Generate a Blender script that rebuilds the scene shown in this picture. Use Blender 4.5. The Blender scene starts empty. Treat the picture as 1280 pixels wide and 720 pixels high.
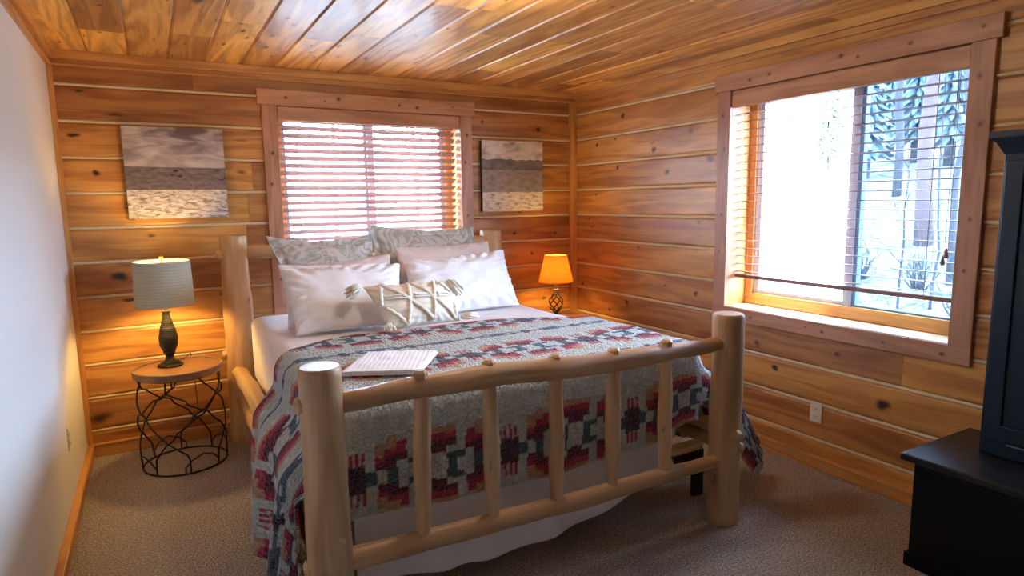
import bpy, bmesh, math, random
from mathutils import Vector, Matrix, noise
PI = math.pi
C = bpy.context.scene.collection
rnd = random.Random(7)
def V(*a): return Vector(a)
def lerp(a, b, t): return a + (b - a) * t
def sstep(a, b, x):
    t = max(0.0, min(1.0, (x - a) / (b - a))); return t * t * (3 - 2 * t)
def nz(x, y, z): return noise.noise(Vector((x, y, z)))

# ------------------------------------------------------------------ mesh builder
class MB:
    def __init__(s):
        s.v = []; s.f = []; s.wc = []; s.tint = []; s.knot = []; s.mi = []; s.uv = []; s.col = None
    def vert(s, p, wc=None, tint=0.0, knot=0.0, uv=(0, 0)):
        s.v.append(Vector(p)); s.wc.append(tuple(wc) if wc is not None else tuple(p)); s.tint.append(tint); s.knot.append(knot)
        return len(s.v) - 1
    def face(s, idx, m=0):
        s.f.append(tuple(idx)); s.mi.append(m)
    def build(s, name, mats, parent=None, smooth=None, bevel=0.0, recalc=True, weld=0.0):
        org = WL.get(parent.name, Vector()) if parent else Vector()
        me = bpy.data.meshes.new(name)
        me.from_pydata([tuple(p - org) for p in s.v], [], s.f)
        a = me.attributes.new('wc', 'FLOAT_VECTOR', 'POINT'); a.data.foreach_set('vector', [c for w in s.wc for c in w])
        a = me.attributes.new('tint', 'FLOAT', 'POINT'); a.data.foreach_set('value', s.tint)
        a = me.attributes.new('knot', 'FLOAT', 'POINT'); a.data.foreach_set('value', s.knot)
        if s.col:
            a = me.attributes.new('pat', 'FLOAT_COLOR', 'POINT'); a.data.foreach_set('color', [c for w in s.col for c in (*w, 1.0)])
        if not isinstance(mats, (list, tuple)): mats = [mats]
        for m in mats: me.materials.append(m)
        me.polygons.foreach_set('material_index', s.mi)
        if recalc or weld:
            bm = bmesh.new(); bm.from_mesh(me)
            if weld: bmesh.ops.remove_doubles(bm, verts=bm.verts, dist=weld)
            if recalc: bmesh.ops.recalc_face_normals(bm, faces=bm.faces)
            bm.to_mesh(me); bm.free()
        if smooth is not None:
            for p in me.polygons: p.use_smooth = True
            if smooth < 179: me.set_sharp_from_angle(angle=math.radians(smooth))
        o = bpy.data.objects.new(name, me); C.objects.link(o)
        if parent: o.parent = parent
        WL[o.name] = org
        if bevel:
            md = o.modifiers.new('Bevel', 'BEVEL'); md.width = bevel; md.segments = 2; md.limit_method = 'ANGLE'; md.angle_limit = math.radians(40)
        return o
WL = {}
def off(): return Vector((rnd.uniform(-40, 40), rnd.uniform(-40, 40), rnd.uniform(-40, 40)))
def ident(a, b, c): return Vector((a, b, c))

def box(mb, a0, a1, b0, b1, c0, c1, M=ident, grain=0, tint=None, m=0):
    """box in a local frame, M maps (a,b,c) to the world; grain = index of the long axis"""
    o = off(); t = rnd.uniform(-.5, .5) if tint is None else tint
    ids = []
    for a in (a0, a1):
        for b in (b0, b1):
            for c in (c0, c1):
                l = [a, b, c]; g = [l[grain]] + [l[k] for k in range(3) if k != grain]
                ids.append(mb.vert(M(a, b, c), Vector(g) + o, t))
    mb.last = (o, t)
    q = ids
    for f in ((0, 1, 3, 2), (4, 6, 7, 5), (0, 4, 5, 1), (2, 3, 7, 6), (0, 2, 6, 4), (1, 5, 7, 3)):
        mb.face([q[k] for k in f], m)

def frame_of(t):
    t = t.normalized(); u = Vector((0, 0, 1)) if abs(t.z) < .9 else Vector((1, 0, 0))
    a = t.cross(u).normalized(); return a, t.cross(a).normalized()

def tube(mb, pts, rad, seg=10, caps=True, tint=0.0, m=0, closed=False, wob=0.0, bumps=(), seed=0.0):
    """round bar through pts; bumps = [(s along 0..1, angle, height, half length, half width, knot)]"""
    pts = [Vector(p) for p in pts]; n = len(pts)
    if not isinstance(rad, (list, tuple)): rad = [rad] * n
    o = off(); d = 0.0; rings = []; ref = None
    L = sum((pts[i + 1] - pts[i]).length for i in range(n - 1)) or 1
    for i in range(n):
        if closed: t = pts[(i + 1) % n] - pts[i - 1]
        else: t = pts[min(i + 1, n - 1)] - pts[max(i - 1, 0)]
        if t.length < 1e-9: t = Vector((0, 0, 1))
        t.normalize()
        if ref is None: a, b = frame_of(t)
        else:
            a = ref - t * ref.dot(t); a.normalize(); b = t.cross(a)
        ref = a
        if i: d += (pts[i] - pts[i - 1]).length
        ring = []
        for k in range(seg):
            th = 2 * PI * k / seg
            r = rad[i]; kn = 0.0
            if wob: r += wob * (nz(math.cos(th) * 1.1 + seed, math.sin(th) * 1.1, d * 5 + seed) + .35 * nz(math.cos(th) * 2 + seed, math.sin(th) * 2 + 7, d * 16 + seed))
            for (bs, ba, bh, hl, hw, bk) in bumps:
                dd = ((d - bs * L) / hl) ** 2 + (((th - ba + PI) % (2 * PI) - PI) / hw) ** 2
                if dd < 4:
                    e = math.exp(-dd * 1.5); r += bh * e; kn = max(kn, bk * max(0, 1 - dd * 1.2))
            p = pts[i] + (a * math.cos(th) + b * math.sin(th)) * r
            ring.append(mb.vert(p, Vector((d, math.cos(th) * rad[i], math.sin(th) * rad[i])) + o, tint, kn))
        rings.append(ring)
    for i in range(n if closed else n - 1):
        A, B = rings[i], rings[(i + 1) % n]
        for k in range(seg):
            mb.face((A[k], A[(k + 1) % seg], B[(k + 1) % seg], B[k]), m)
    if caps and not closed:
        for ring, flip in ((rings[0], True), (rings[-1], False)):
            mb.face(ring[::-1] if flip else ring, m)
    return rings

def log(mb, p0, p1, r0, r1, n=26, seg=26, wob=.005, bend=(0, 0, 0), chamfer=.012, tint=0.0, bumps=(), seed=1.0, mid=None, flare=None):
    p0, p1 = Vector(p0), Vector(p1); L = (p1 - p0).length; ts = [0, chamfer / L * .35, chamfer / L]
    ts += [chamfer / L + (1 - 2 * chamfer / L) * i / n for i in range(1, n)] + [1 - chamfer / L, 1 - chamfer / L * .35, 1]
    pts = []; rad = []
    for t in ts:
        w = 4 * t * (1 - t)
        pts.append(p0.lerp(p1, t) + Vector(bend) * w + Vector((nz(t * 3, seed, 1), nz(t * 3, seed, 9), nz(t * 3, seed, 17))) * wob * 1.6 * min(1, w * 2))
        r = lerp(r0, r1, t)
        if mid is not None: r += (mid - (r0 + r1) / 2) * w
        e = min(t, 1 - t) * L
        if e < chamfer: r -= (chamfer - e) * .55
        rad.append(r)
    tube(mb, pts, rad, seg, True, tint, 0, False, wob, bumps, seed)

def lathe(mb, prof, c, seg=32, M=None, tint=0.0, m=0, cap0=True, cap1=True, wobf=None):
    o = off(); rings = []
    for (r, z) in prof:
        ring = []
        for k in range(seg):
            th = 2 * PI * k / seg; rr = r if wobf is None else r * wobf(th, z)
            p = Vector((math.cos(th) * rr, math.sin(th) * rr, z))
            q = (M @ p) if M else p
            ring.append(mb.vert(q + Vector(c), p + o, tint))
        rings.append(ring)
    for A, B in zip(rings, rings[1:]):
        for k in range(seg): mb.face((A[k], A[(k + 1) % seg], B[(k + 1) % seg], B[k]), m)
    if cap0: mb.face(rings[0][::-1], m)
    if cap1: mb.face(rings[-1], m)

def thing(name, loc, label, cat, group=None):
    o = bpy.data.objects.new(name, None); C.objects.link(o); o.location = loc; o.empty_display_size = .1
    WL[o.name] = Vector(loc); tag(o, label, cat, group); return o
def tag(o, label=None, cat=None, group=None, kind=None):
    if label: o['label'] = label
    if cat: o['category'] = cat
    if group: o['group'] = group
    if kind: o['kind'] = kind
    return o
def sroot(name, loc, label, cat):
    return tag(thing(name, loc, label, cat), kind='structure')

# ------------------------------------------------------------------ materials
def newmat(name):
    m = bpy.data.materials.new(name); m.use_nodes = True; nt = m.node_tree; nt.nodes.clear()
    out = nt.nodes.new('ShaderNodeOutputMaterial'); return m, nt, out
class N:
    def __init__(s, nt): s.nt = nt
    def n(s, t, **k):
        x = s.nt.nodes.new(t)
        for a, b in k.items():
            if a.startswith('i_'): x.inputs[a[2:].replace('_', ' ')].default_value = b
            else: setattr(x, a, b)
        return x
    def l(s, a, b): s.nt.links.new(a, b)
    def math(s, op, a, b=None, clamp=False):
        x = s.nt.nodes.new('ShaderNodeMath'); x.operation = op; x.use_clamp = clamp
        for i, q in enumerate((a, b)):
            if q is None: continue
            if isinstance(q, (int, float)): x.inputs[i].default_value = q
            else: s.l(q, x.inputs[i])
        return x.outputs[0]
    def mix(s, f, a, b, bt='MIX'):
        x = s.nt.nodes.new('ShaderNodeMix'); x.data_type = 'RGBA'; x.blend_type = bt
        for i, q in ((0, f), (6, a), (7, b)):
            if isinstance(q, (int, float)): x.inputs[i].default_value = q
            elif isinstance(q, tuple): x.inputs[i].default_value = (*q, 1) if len(q) == 3 else q
            else: s.l(q, x.inputs[i])
        return x.outputs[2]
    def ramp(s, f, stops):
        x = s.nt.nodes.new('ShaderNodeValToRGB'); e = x.color_ramp.elements
        while len(e) < len(stops): e.new(.5)
        for q, (p, c) in zip(e, stops):
            q.position = p; q.color = (*c, 1) if len(c) == 3 else c
        s.l(f, x.inputs[0]); return x.outputs[0]
    def noise(s, vec, scale, detail=4, rough=.55, dist=0.0):
        x = s.nt.nodes.new('ShaderNodeTexNoise'); x.inputs['Scale'].default_value = scale; x.inputs['Detail'].default_value = detail
        x.inputs['Roughness'].default_value = rough; x.inputs['Distortion'].default_value = dist
        if vec is not None: s.l(vec, x.inputs['Vector'])
        return x.outputs[0]
    def scale(s, vec, sc):
        x = s.nt.nodes.new('ShaderNodeMapping'); x.inputs['Scale'].default_value = sc; s.l(vec, x.inputs['Vector']); return x.outputs[0]
    def attr(s, name):
        x = s.nt.nodes.new('ShaderNodeAttribute'); x.attribute_name = name; return x
    def bump(s, h, strength, dist=.01, normal=None):
        x = s.nt.nodes.new('ShaderNodeBump'); x.inputs['Strength'].default_value = strength; x.inputs['Distance'].default_value = dist
        s.l(h, x.inputs['Height'])
        if normal is not None: s.l(normal, x.inputs['Normal'])
        return x.outputs[0]

def plain(name, col, rough=.5, metal=0.0, bump=None, var=.0, scale=20, spec=.5, coat=0.0, sheen=0.0):
    m, nt, out = newmat(name); g = N(nt); b = g.n('ShaderNodeBsdfPrincipled')
    b.inputs['Roughness'].default_value = rough; b.inputs['Metallic'].default_value = metal
    b.inputs['Specular IOR Level'].default_value = spec; b.inputs['Coat Weight'].default_value = coat; b.inputs['Sheen Weight'].default_value = sheen
    tc = g.n('ShaderNodeTexCoord').outputs['Object']
    f = g.noise(tc, scale, 4)
    c = g.mix(f, tuple(x * (1 - var) for x in col), tuple(min(1, x * (1 + var)) for x in col))
    g.l(c, b.inputs['Base Color'])
    if bump: g.l(g.bump(g.noise(tc, bump[0], 3), bump[1], bump[2]), b.inputs['Normal'])
    g.l(b.outputs[0], out.inputs[0]); return m

def wood(name, light, dark, knotc=(.035, .012, .006), rough=.42, ring=5.0, tintamt=.35, coat=0.0, streak=.5, bump=.25, spec=.45, fine=1.0, stain=0.25):
    m, nt, out = newmat(name); g = N(nt); b = g.n('ShaderNodeBsdfPrincipled')
    wc = g.attr('wc').outputs['Vector']; tint = g.attr('tint').outputs['Fac']; kn = g.attr('knot').outputs['Fac']
    v1 = g.scale(wc, (.75, 6.5, 6.5))
    n1 = g.noise(v1, 1.0, 3, .5, .35)
    rings = g.math('ADD', g.math('MULTIPLY', g.math('SINE', g.math('MULTIPLY', n1, ring * 6.28)), .5), .5)
    v2 = g.scale(wc, (5, 130, 130)); n2 = g.noise(v2, 1.0, 3, .6)
    v3 = g.scale(wc, (1.3, 10, 10)); n3 = g.noise(v3, 1.0, 5, .6, .5)
    f = g.math('ADD', g.math('MULTIPLY', rings, .26), g.math('ADD', g.math('MULTIPLY', n2, .34 * fine), g.math('MULTIPLY', n3, streak)))
    f = g.math('SUBTRACT', f, .12)
    col = g.ramp(f, [(.24, dark), (.47, tuple(lerp(a_, b_, .6) for a_, b_ in zip(dark, light))), (.66, light)])
    t = g.math('ADD', g.math('MULTIPLY', tint, tintamt), 1.0)
    hs = g.n('ShaderNodeHueSaturation'); g.l(col, hs.inputs['Color']); g.l(t, hs.inputs['Value'])
    g.l(g.math('SUBTRACT', .5, g.math('MULTIPLY', tint, -.010)), hs.inputs['Hue'])
    col = hs.outputs[0]
    if stain:
        v4 = g.scale(wc, (.9, 3.2, 3.2)); n4 = g.noise(v4, 1.0, 2, .5)
        sm = g.n('ShaderNodeMapRange'); sm.inputs['From Min'].default_value = .55; sm.inputs['From Max'].default_value = .8; g.l(n4, sm.inputs['Value'])
        col = g.mix(g.math('MULTIPLY', sm.outputs[0], stain), col, tuple(x * .45 for x in dark))
    kr = g.n('ShaderNodeMapRange'); kr.interpolation_type = 'SMOOTHSTEP'; kr.inputs['From Min'].default_value = .1; kr.inputs['From Max'].default_value = .75
    g.l(kn, kr.inputs['Value'])
    halo = g.n('ShaderNodeMapRange'); halo.inputs['From Max'].default_value = .5; g.l(kn, halo.inputs['Value'])
    col = g.mix(g.math('MULTIPLY', halo.outputs[0], .55), col, tuple(x * .55 for x in dark))
    col = g.mix(kr.outputs[0], col, knotc)
    g.l(col, b.inputs['Base Color']); b.inputs['Roughness'].default_value = rough; b.inputs['Coat Weight'].default_value = coat; b.inputs['Coat Roughness'].default_value = .12
    b.inputs['Specular IOR Level'].default_value = spec
    g.l(g.bump(g.math('ADD', g.math('MULTIPLY', n2, .5), g.math('MULTIPLY', n3, 1.2)), bump, .002), b.inputs['Normal'])
    g.l(b.outputs[0], out.inputs[0]); return m

M = {}
M['pine'] = wood('pine_log_siding', (.65, .312, .080), (.36, .134, .034), rough=.40, stain=.35)
M['pine_right'] = M['pine']
M['ceil'] = wood('pine_ceiling_planks', (.78, .42, .115), (.36, .14, .032), rough=.42, coat=.10, tintamt=.5, stain=.35)
M['cedar'] = wood('cedar_casing', (.58, .30, .165), (.38, .17, .085), rough=.45, tintamt=.25)
M['trim'] = wood('pine_trim', (.66, .33, .10), (.44, .18, .045), rough=.4, tintamt=.25, stain=.1)
M['log'] = wood('peeled_log', (.64, .41, .21), (.42, .235, .11), knotc=(.20, .085, .035), rough=.42, ring=3, tintamt=.3, streak=.35, stain=.12, bump=.2)
M['logend'] = M['log']
M['rim'] = wood('tray_rim', (.30, .165, .095), (.17, .085, .05), rough=.5, tintamt=.2, stain=.2)
M['tray'] = wood('tray_floor', (.32, .16, .07), (.20, .085, .035), rough=.4, tintamt=.2)
M['blindwood'] = wood('blind_slat_wood', (.30, .14, .105), (.22, .095, .07), rough=.4, tintamt=.15, stain=0)
M['slatpine'] = wood('bed_slat_wood', (.72, .52, .30), (.58, .38, .2), rough=.5)
M['chink'] = plain('chinking', (.70, .56, .34), .8, bump=(150, .2, .002))
M['drywall'] = plain('painted_drywall', (.74, .72, .69), .85, bump=(140, .12, .003))
M['iron'] = plain('dark_iron', (.022, .018, .017), .42, .6)
M['bronze'] = plain('bronze_resin', (.012, .009, .008), .45, .2)
M['black'] = plain('black_lacquer', (.003, .004, .006), .30, 0, var=.2, scale=30, spec=.22)
M['black_top'] = plain('black_lacquer_top', (.004, .005, .008), .36, 0, var=.2, scale=30, spec=.55)
M['nickel'] = plain('brushed_metal', (.6, .58, .55), .3, 1.0)
M['brass'] = plain('aged_brass', (.55, .42, .24), .35, 1.0)
M['plate'] = plain('ivory_plastic', (.76, .70, .58), .4)
M['slotdark'] = plain('dark_slot', (.03, .025, .02), .6)
M['vinyl'] = plain('grey_vinyl', (.42, .47, .56), .4)
M['vinylblue'] = plain('blue_grey_vinyl', (.20, .36, .58), .4)
M['cord'] = plain('blind_cord', (.42, .34, .32), .7)
M['barkdark'] = plain('tree_bark', (.05, .04, .04), .9, var=.5, scale=14)
M['barkred'] = plain('reddish_bark', (.12, .06, .055), .9, var=.4, scale=10)
M['twig'] = plain('bare_twig', (.055, .045, .04), .9, var=.3)
M['needle'] = plain('conifer_needles', (.10, .13, .14), .9, var=.5, scale=8)
M['blackmetal'] = plain('black_bracket', (.012, .012, .013), .4, .3)

def cloth(name, col, var=.05, bump=.15, scale=600, rough=.85, sheen=.15, transl=0.0):
    m, nt, out = newmat(name); g = N(nt); b = g.n('ShaderNodeBsdfPrincipled'); tc = g.n('ShaderNodeTexCoord').outputs['Object']
    f = g.noise(tc, 5, 3)
    g.l(g.mix(f, tuple(x * (1 - var) for x in col), tuple(min(1, x * (1 + var)) for x in col)), b.inputs['Base Color'])
    b.inputs['Roughness'].default_value = rough; b.inputs['Sheen Weight'].default_value = sheen; b.inputs['Specular IOR Level'].default_value = .2
    w = g.noise(tc, scale, 2); wr = g.noise(tc, 9, 3, .5, .8)
    g.l(g.bump(g.math('ADD', g.math('MULTIPLY', w, .15), wr), bump, .012), b.inputs['Normal'])
    g.l(b.outputs[0], out.inputs[0]); return m
M['sheet'] = cloth('white_sheet', (.82, .79, .80), bump=.3)
M['whitecase'] = cloth('white_pillowcase', (.85, .84, .87), bump=.4)
M['cream'] = cloth('cream_cotton', (.78, .72, .62), bump=.35, scale=250)
M['tuft'] = cloth('tufted_yarn', (.84, .79, .70), bump=.9, scale=260)
M['pink'] = cloth('blush_textured_cotton', (.70, .57, .53), bump=.7, scale=70, var=.12)
M['sage'] = cloth('sage_cotton', (.42, .43, .37), bump=.4)

def paisley():
    m, nt, out = newmat('paisley_linen'); g = N(nt); b = g.n('ShaderNodeBsdfPrincipled'); tc = g.n('ShaderNodeTexCoord').outputs['Object']
    n = g.n('ShaderNodeTexNoise'); n.inputs['Scale'].default_value = 4.5; n.inputs['Detail'].default_value = 2; n.inputs['Distortion'].default_value = 2.2; g.l(tc, n.inputs['Vector'])
    s = g.math('ADD', g.math('MULTIPLY', g.math('SINE', g.math('MULTIPLY', n.outputs[0], 30)), .5), .5)
    big = g.noise(tc, 7, 2, .5, 1.0)
    c1 = g.ramp(s, [(.12, (.27, .26, .19)), (.42, (.50, .48, .40)), (.8, (.60, .56, .49))])
    c2 = g.ramp(big, [(.4, (.62, .52, .47)), (.6, (.52, .54, .47))])
    g.l(g.mix(.42, c1, c2), b.inputs['Base Color']); b.inputs['Roughness'].default_value = .85; b.inputs['Sheen Weight'].default_value = .15
    g.l(g.bump(g.noise(tc, 14, 3), .3, .01), b.inputs['Normal']); g.l(b.outputs[0], out.inputs[0]); return m
M['paisley'] = paisley()

def sherpa():
    m, nt, out = newmat('woven_sherpa'); g = N(nt); b = g.n('ShaderNodeBsdfPrincipled')
    col = g.attr('pat').outputs['Color']; wc = g.attr('wc').outputs['Vector']
    vo = g.n('ShaderNodeTexVoronoi'); vo.feature = 'DISTANCE_TO_EDGE'; vo.inputs['Scale'].default_value = 48
    wn = g.n('ShaderNodeTexNoise'); wn.inputs['Scale'].default_value = 30; g.l(wc, wn.inputs['Vector'])
    mx = g.n('ShaderNodeMix'); mx.data_type = 'VECTOR'; mx.inputs[0].default_value = .02; g.l(wc, mx.inputs[4]); g.l(wn.outputs['Color'], mx.inputs[5])
    g.l(mx.outputs[1], vo.inputs['Vector'])
    r = g.n('ShaderNodeMapRange'); r.inputs['From Max'].default_value = .22; r.interpolation_type = 'SMOOTHSTEP'; g.l(vo.outputs['Distance'], r.inputs['Value'])
    fz = g.noise(wc, 240, 2)
    g.l(g.mix(g.math('MULTIPLY', fz, .35), col, g.mix(.5, col, (.1, .1, .1))), b.inputs['Base Color'])
    b.inputs['Roughness'].default_value = .95; b.inputs['Sheen Weight'].default_value = .25; b.inputs['Specular IOR Level'].default_value = .1
    h = g.math('ADD', r.outputs[0], g.math('MULTIPLY', fz, .5))
    g.l(g.bump(h, 1.0, .011), b.inputs['Normal']); g.l(b.outputs[0], out.inputs[0]); return m
M['sherpa'] = sherpa()

def towelmat():
    m, nt, out = newmat('ribbed_white_towel'); g = N(nt); b = g.n('ShaderNodeBsdfPrincipled'); wc = g.attr('wc').outputs['Vector']
    w = g.n('ShaderNodeTexWave'); w.inputs['Scale'].default_value = 16; w.inputs['Distortion'].default_value = 2.5; w.inputs['Detail Scale'].default_value = 2; g.l(wc, w.inputs['Vector'])
    b.inputs['Base Color'].default_value = (.84, .81, .82, 1); b.inputs['Roughness'].default_value = .9; b.inputs['Sheen Weight'].default_value = .2
    g.l(g.bump(g.math('ADD', w.outputs[1], g.math('MULTIPLY', g.noise(wc, 200, 2), .4)), .35, .003), b.inputs['Normal']); g.l(b.outputs[0], out.inputs[0]); return m
M['towel'] = towelmat()

def carpet():
    m, nt, out = newmat('carpet_pile'); g = N(nt); b = g.n('ShaderNodeBsdfPrincipled'); tc = g.n('ShaderNodeTexCoord').outputs['Object']
    v = g.n('ShaderNodeTexVoronoi'); v.inputs['Scale'].default_value = 85; g.l(tc, v.inputs['Vector'])
    f = g.noise(tc, 105, 4, .75); big = g.noise(tc, 2.2, 3); mid = g.noise(tc, 28, 3, .6)
    c = g.ramp(f, [(.36, (.15, .12, .10)), (.5, (.52, .44, .355)), (.62, (.97, .87, .73))])
    c = g.mix(g.math('MULTIPLY', mid, .35), c, (.26, .205, .17)); c = g.mix(g.math('MULTIPLY', big, .25), c, (.30, .24, .20))
    g.l(c, b.inputs['Base Color']); b.inputs['Roughness'].default_value = 1; b.inputs['Specular IOR Level'].default_value = .05; b.inputs['Sheen Weight'].default_value = .2
    h = g.math('ADD', g.math('MULTIPLY', v.outputs['Distance'], -1.0), g.math('MULTIPLY', f, .9))
    g.l(g.bump(h, 1.0, .012), b.inputs['Normal']); g.l(b.outputs[0], out.inputs[0]); return m
M['carpet'] = carpet()

def shade(name, col, transl, rib=0.0):
    m, nt, out = newmat(name); g = N(nt); d = g.n('ShaderNodeBsdfDiffuse'); t = g.n('ShaderNodeBsdfTranslucent'); mx = g.n('ShaderNodeMixShader')
    tc = g.n('ShaderNodeTexCoord').outputs['Object']
    f = g.noise(g.scale(tc, (30, 30, 90)), 1, 3)
    c = g.mix(f, tuple(x * .82 for x in col), col)
    g.l(c, d.inputs[0]); g.l(c, t.inputs[0]); mx.inputs[0].default_value = transl
    g.l(d.outputs[0], mx.inputs[1]); g.l(t.outputs[0], mx.inputs[2]); g.l(mx.outputs[0], out.inputs[0]); return m
M['shade_grey'] = shade('grey_pleated_shade', (.47, .45, .36), .05)
M['shade_lining'] = shade('cream_shade_lining', (.80, .78, .55), .05)
M['shade_amber'] = shade('amber_shade', (.82, .44, .10), .55)

def emit(name, col, st):
    m, nt, out = newmat(name); g = N(nt); e = g.n('ShaderNodeEmission'); e.inputs[0].default_value = (*col, 1); e.inputs[1].default_value = st
    g.l(e.outputs[0], out.inputs[0]); return m
M['bulb'] = emit('lit_bulb', (1, .63, .20), 430)
M['bulb_small'] = emit('lit_small_bulb', (1, .63, .20), 250)
M['dome'] = emit('lit_dome', (1, .88, .72), 6)

def glass(name, tint, refl=.08, haze=0.0):
    m, nt, out = newmat(name); g = N(nt); t = g.n('ShaderNodeBsdfTransparent'); t.inputs[0].default_value = (*tint, 1)
    gl = g.n('ShaderNodeBsdfGlossy'); gl.inputs['Roughness'].default_value = .02
    fr = g.n('ShaderNodeFresnel'); fr.inputs[0].default_value = 1.45; mx = g.n('ShaderNodeMixShader')
    g.l(g.math('MULTIPLY', fr.outputs[0], .35), mx.inputs[0]); g.l(t.outputs[0], mx.inputs[1]); g.l(gl.outputs[0], mx.inputs[2]); g.l(mx.outputs[0], out.inputs[0]); return m
M['glass'] = glass('window_glass', (.96, .98, 1.0))
def screen():
    m, nt, out = newmat('insect_screen_mesh'); g = N(nt); t = g.n('ShaderNodeBsdfTransparent'); d = g.n('ShaderNodeBsdfDiffuse'); d.inputs[0].default_value = (.16, .20, .26, 1)
    mx = g.n('ShaderNodeMixShader'); mx.inputs[0].default_value = .25; t.inputs[0].default_value = (.52, .60, .65, 1); g.l(t.outputs[0], mx.inputs[1]); g.l(d.outputs[0], mx.inputs[2]); g.l(mx.outputs[0], out.inputs[0]); return m
M['screen'] = screen()

def picmat(name, kind):
    """sepia prairie photograph printed on the canvas: sky, dark hills, pale grass; wc = (u across, v up)"""
    m, nt, out = newmat(name); g = N(nt); b = g.n('ShaderNodeBsdfPrincipled'); wc = g.attr('wc').outputs['Vector']
    sp = g.n('ShaderNodeSeparateXYZ'); g.l(wc, sp.inputs[0]); v = sp.outputs[1]; u = sp.outputs[0]
    if kind == 1:
        cl = g.noise(g.scale(wc, (1.6, 5, 1)), 1.6, 5, .55, .9)
        sky = g.ramp(cl, [(.36, (.13, .095, .105)), (.5, (.34, .27, .275)), (.68, (.68, .60, .58))])
        sky = g.mix(g.math('MULTIPLY', g.math('SUBTRACT', .95, v), 1.3, True), sky, (.56, .47, .45))
        hill = g.ramp(g.noise(g.scale(wc, (5, 12, 1)), 2, 4), [(.35, (.10, .075, .08)), (.65, (.20, .155, .155))])
        gr = g.ramp(g.noise(g.scale(wc, (5, 16, 1)), 2.2, 5, .6, .8), [(.36, (.22, .17, .15)), (.5, (.55, .47, .41)), (.66, (.80, .73, .65))])
        h1 = g.math('ADD', .57, g.math('MULTIPLY', u, -.01)); h2 = .315
        spots = g.n('ShaderNodeTexVoronoi'); spots.inputs['Scale'].default_value = 1; g.l(g.scale(wc, (9, 17, 1)), spots.inputs['Vector'])
        box_ = g.math('MULTIPLY', g.math('MULTIPLY', g.math('GREATER_THAN', v, .42), g.math('LESS_THAN', v, .545)), g.math('GREATER_THAN', u, .42))
        hill = g.mix(g.math('MULTIPLY', g.math('LESS_THAN', spots.outputs['Distance'], .3), box_), hill, (.05, .03, .035))
    else:
        cl = g.noise(g.scale(wc, (2.2, 4.5, 1)), 1.5, 5, .6, .6)
        sky = g.ramp(cl, [(.3, (.28, .23, .2)), (.5, (.66, .58, .5)), (.7, (.80, .72, .62))])
        band = g.math('ADD', v, g.math('MULTIPLY', cl, .12))
        sky = g.mix(g.math('LESS_THAN', band, .80), sky, g.ramp(cl, [(.3, (.10, .085, .085)), (.65, (.24, .20, .19))]))
        hill = g.ramp(g.noise(g.scale(wc, (5, 8, 1)), 2, 4, .6), [(.35, (.22, .18, .17)), (.65, (.36, .30, .27))])
        gr = g.ramp(g.noise(g.scale(wc, (5, 16, 1)), 2, 4, .6), [(.33, (.26, .21, .16)), (.48, (.68, .60, .48)), (.65, (.80, .72, .6))])
        h1 = .59; h2 = .275
    c = g.mix(g.math('LESS_THAN', v, h1), sky, hill); c = g.mix(g.math('LESS_THAN', v, h2), c, gr)
    g.l(c, b.inputs['Base Color']); b.inputs['Roughness'].default_value = .55; b.inputs['Specular IOR Level'].default_value = .3
    g.l(b.outputs[0], out.inputs[0]); return m
M['pic1'] = picmat('prairie_print', 1); M['pic2'] = picmat('storm_cloud_print', 2)
M['canvasedge'] = plain('dark_canvas_edge', (.05, .04, .04), .8)

def hillmat():
    m, nt, out = newmat('dry_grass_and_snow'); g = N(nt); b = g.n('ShaderNodeBsdfPrincipled'); tc = g.n('ShaderNodeTexCoord').outputs['Object']
    f = g.noise(tc, 1.3, 6, .7); f2 = g.noise(tc, 9, 5, .75)
    c = g.ramp(f2, [(.40, (.012, .011, .008)), (.5, (.07, .065, .05)), (.60, (.20, .20, .19))])
    c = g.mix(g.ramp(f, [(.45, (0, 0, 0)), (.6, (1, 1, 1))]), c, (.24, .25, .26)); g.l(c, b.inputs['Base Color']); b.inputs['Roughness'].default_value = .95
    g.l(g.bump(f2, .8, .15), b.inputs['Normal']); g.l(b.outputs[0], out.inputs[0]); return m
M['hill'] = hillmat()

# ------------------------------------------------------------------ room
XL, XR, YB, YF, H = -.465, 3.268, 4.67, -1.7, 2.485
CH0, CHS = .164, .2133
MBk = lambda s, d, z: Vector((s, YB - d, z))
MRt = lambda s, d, z: Vector((XR - d, s, z))

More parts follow.
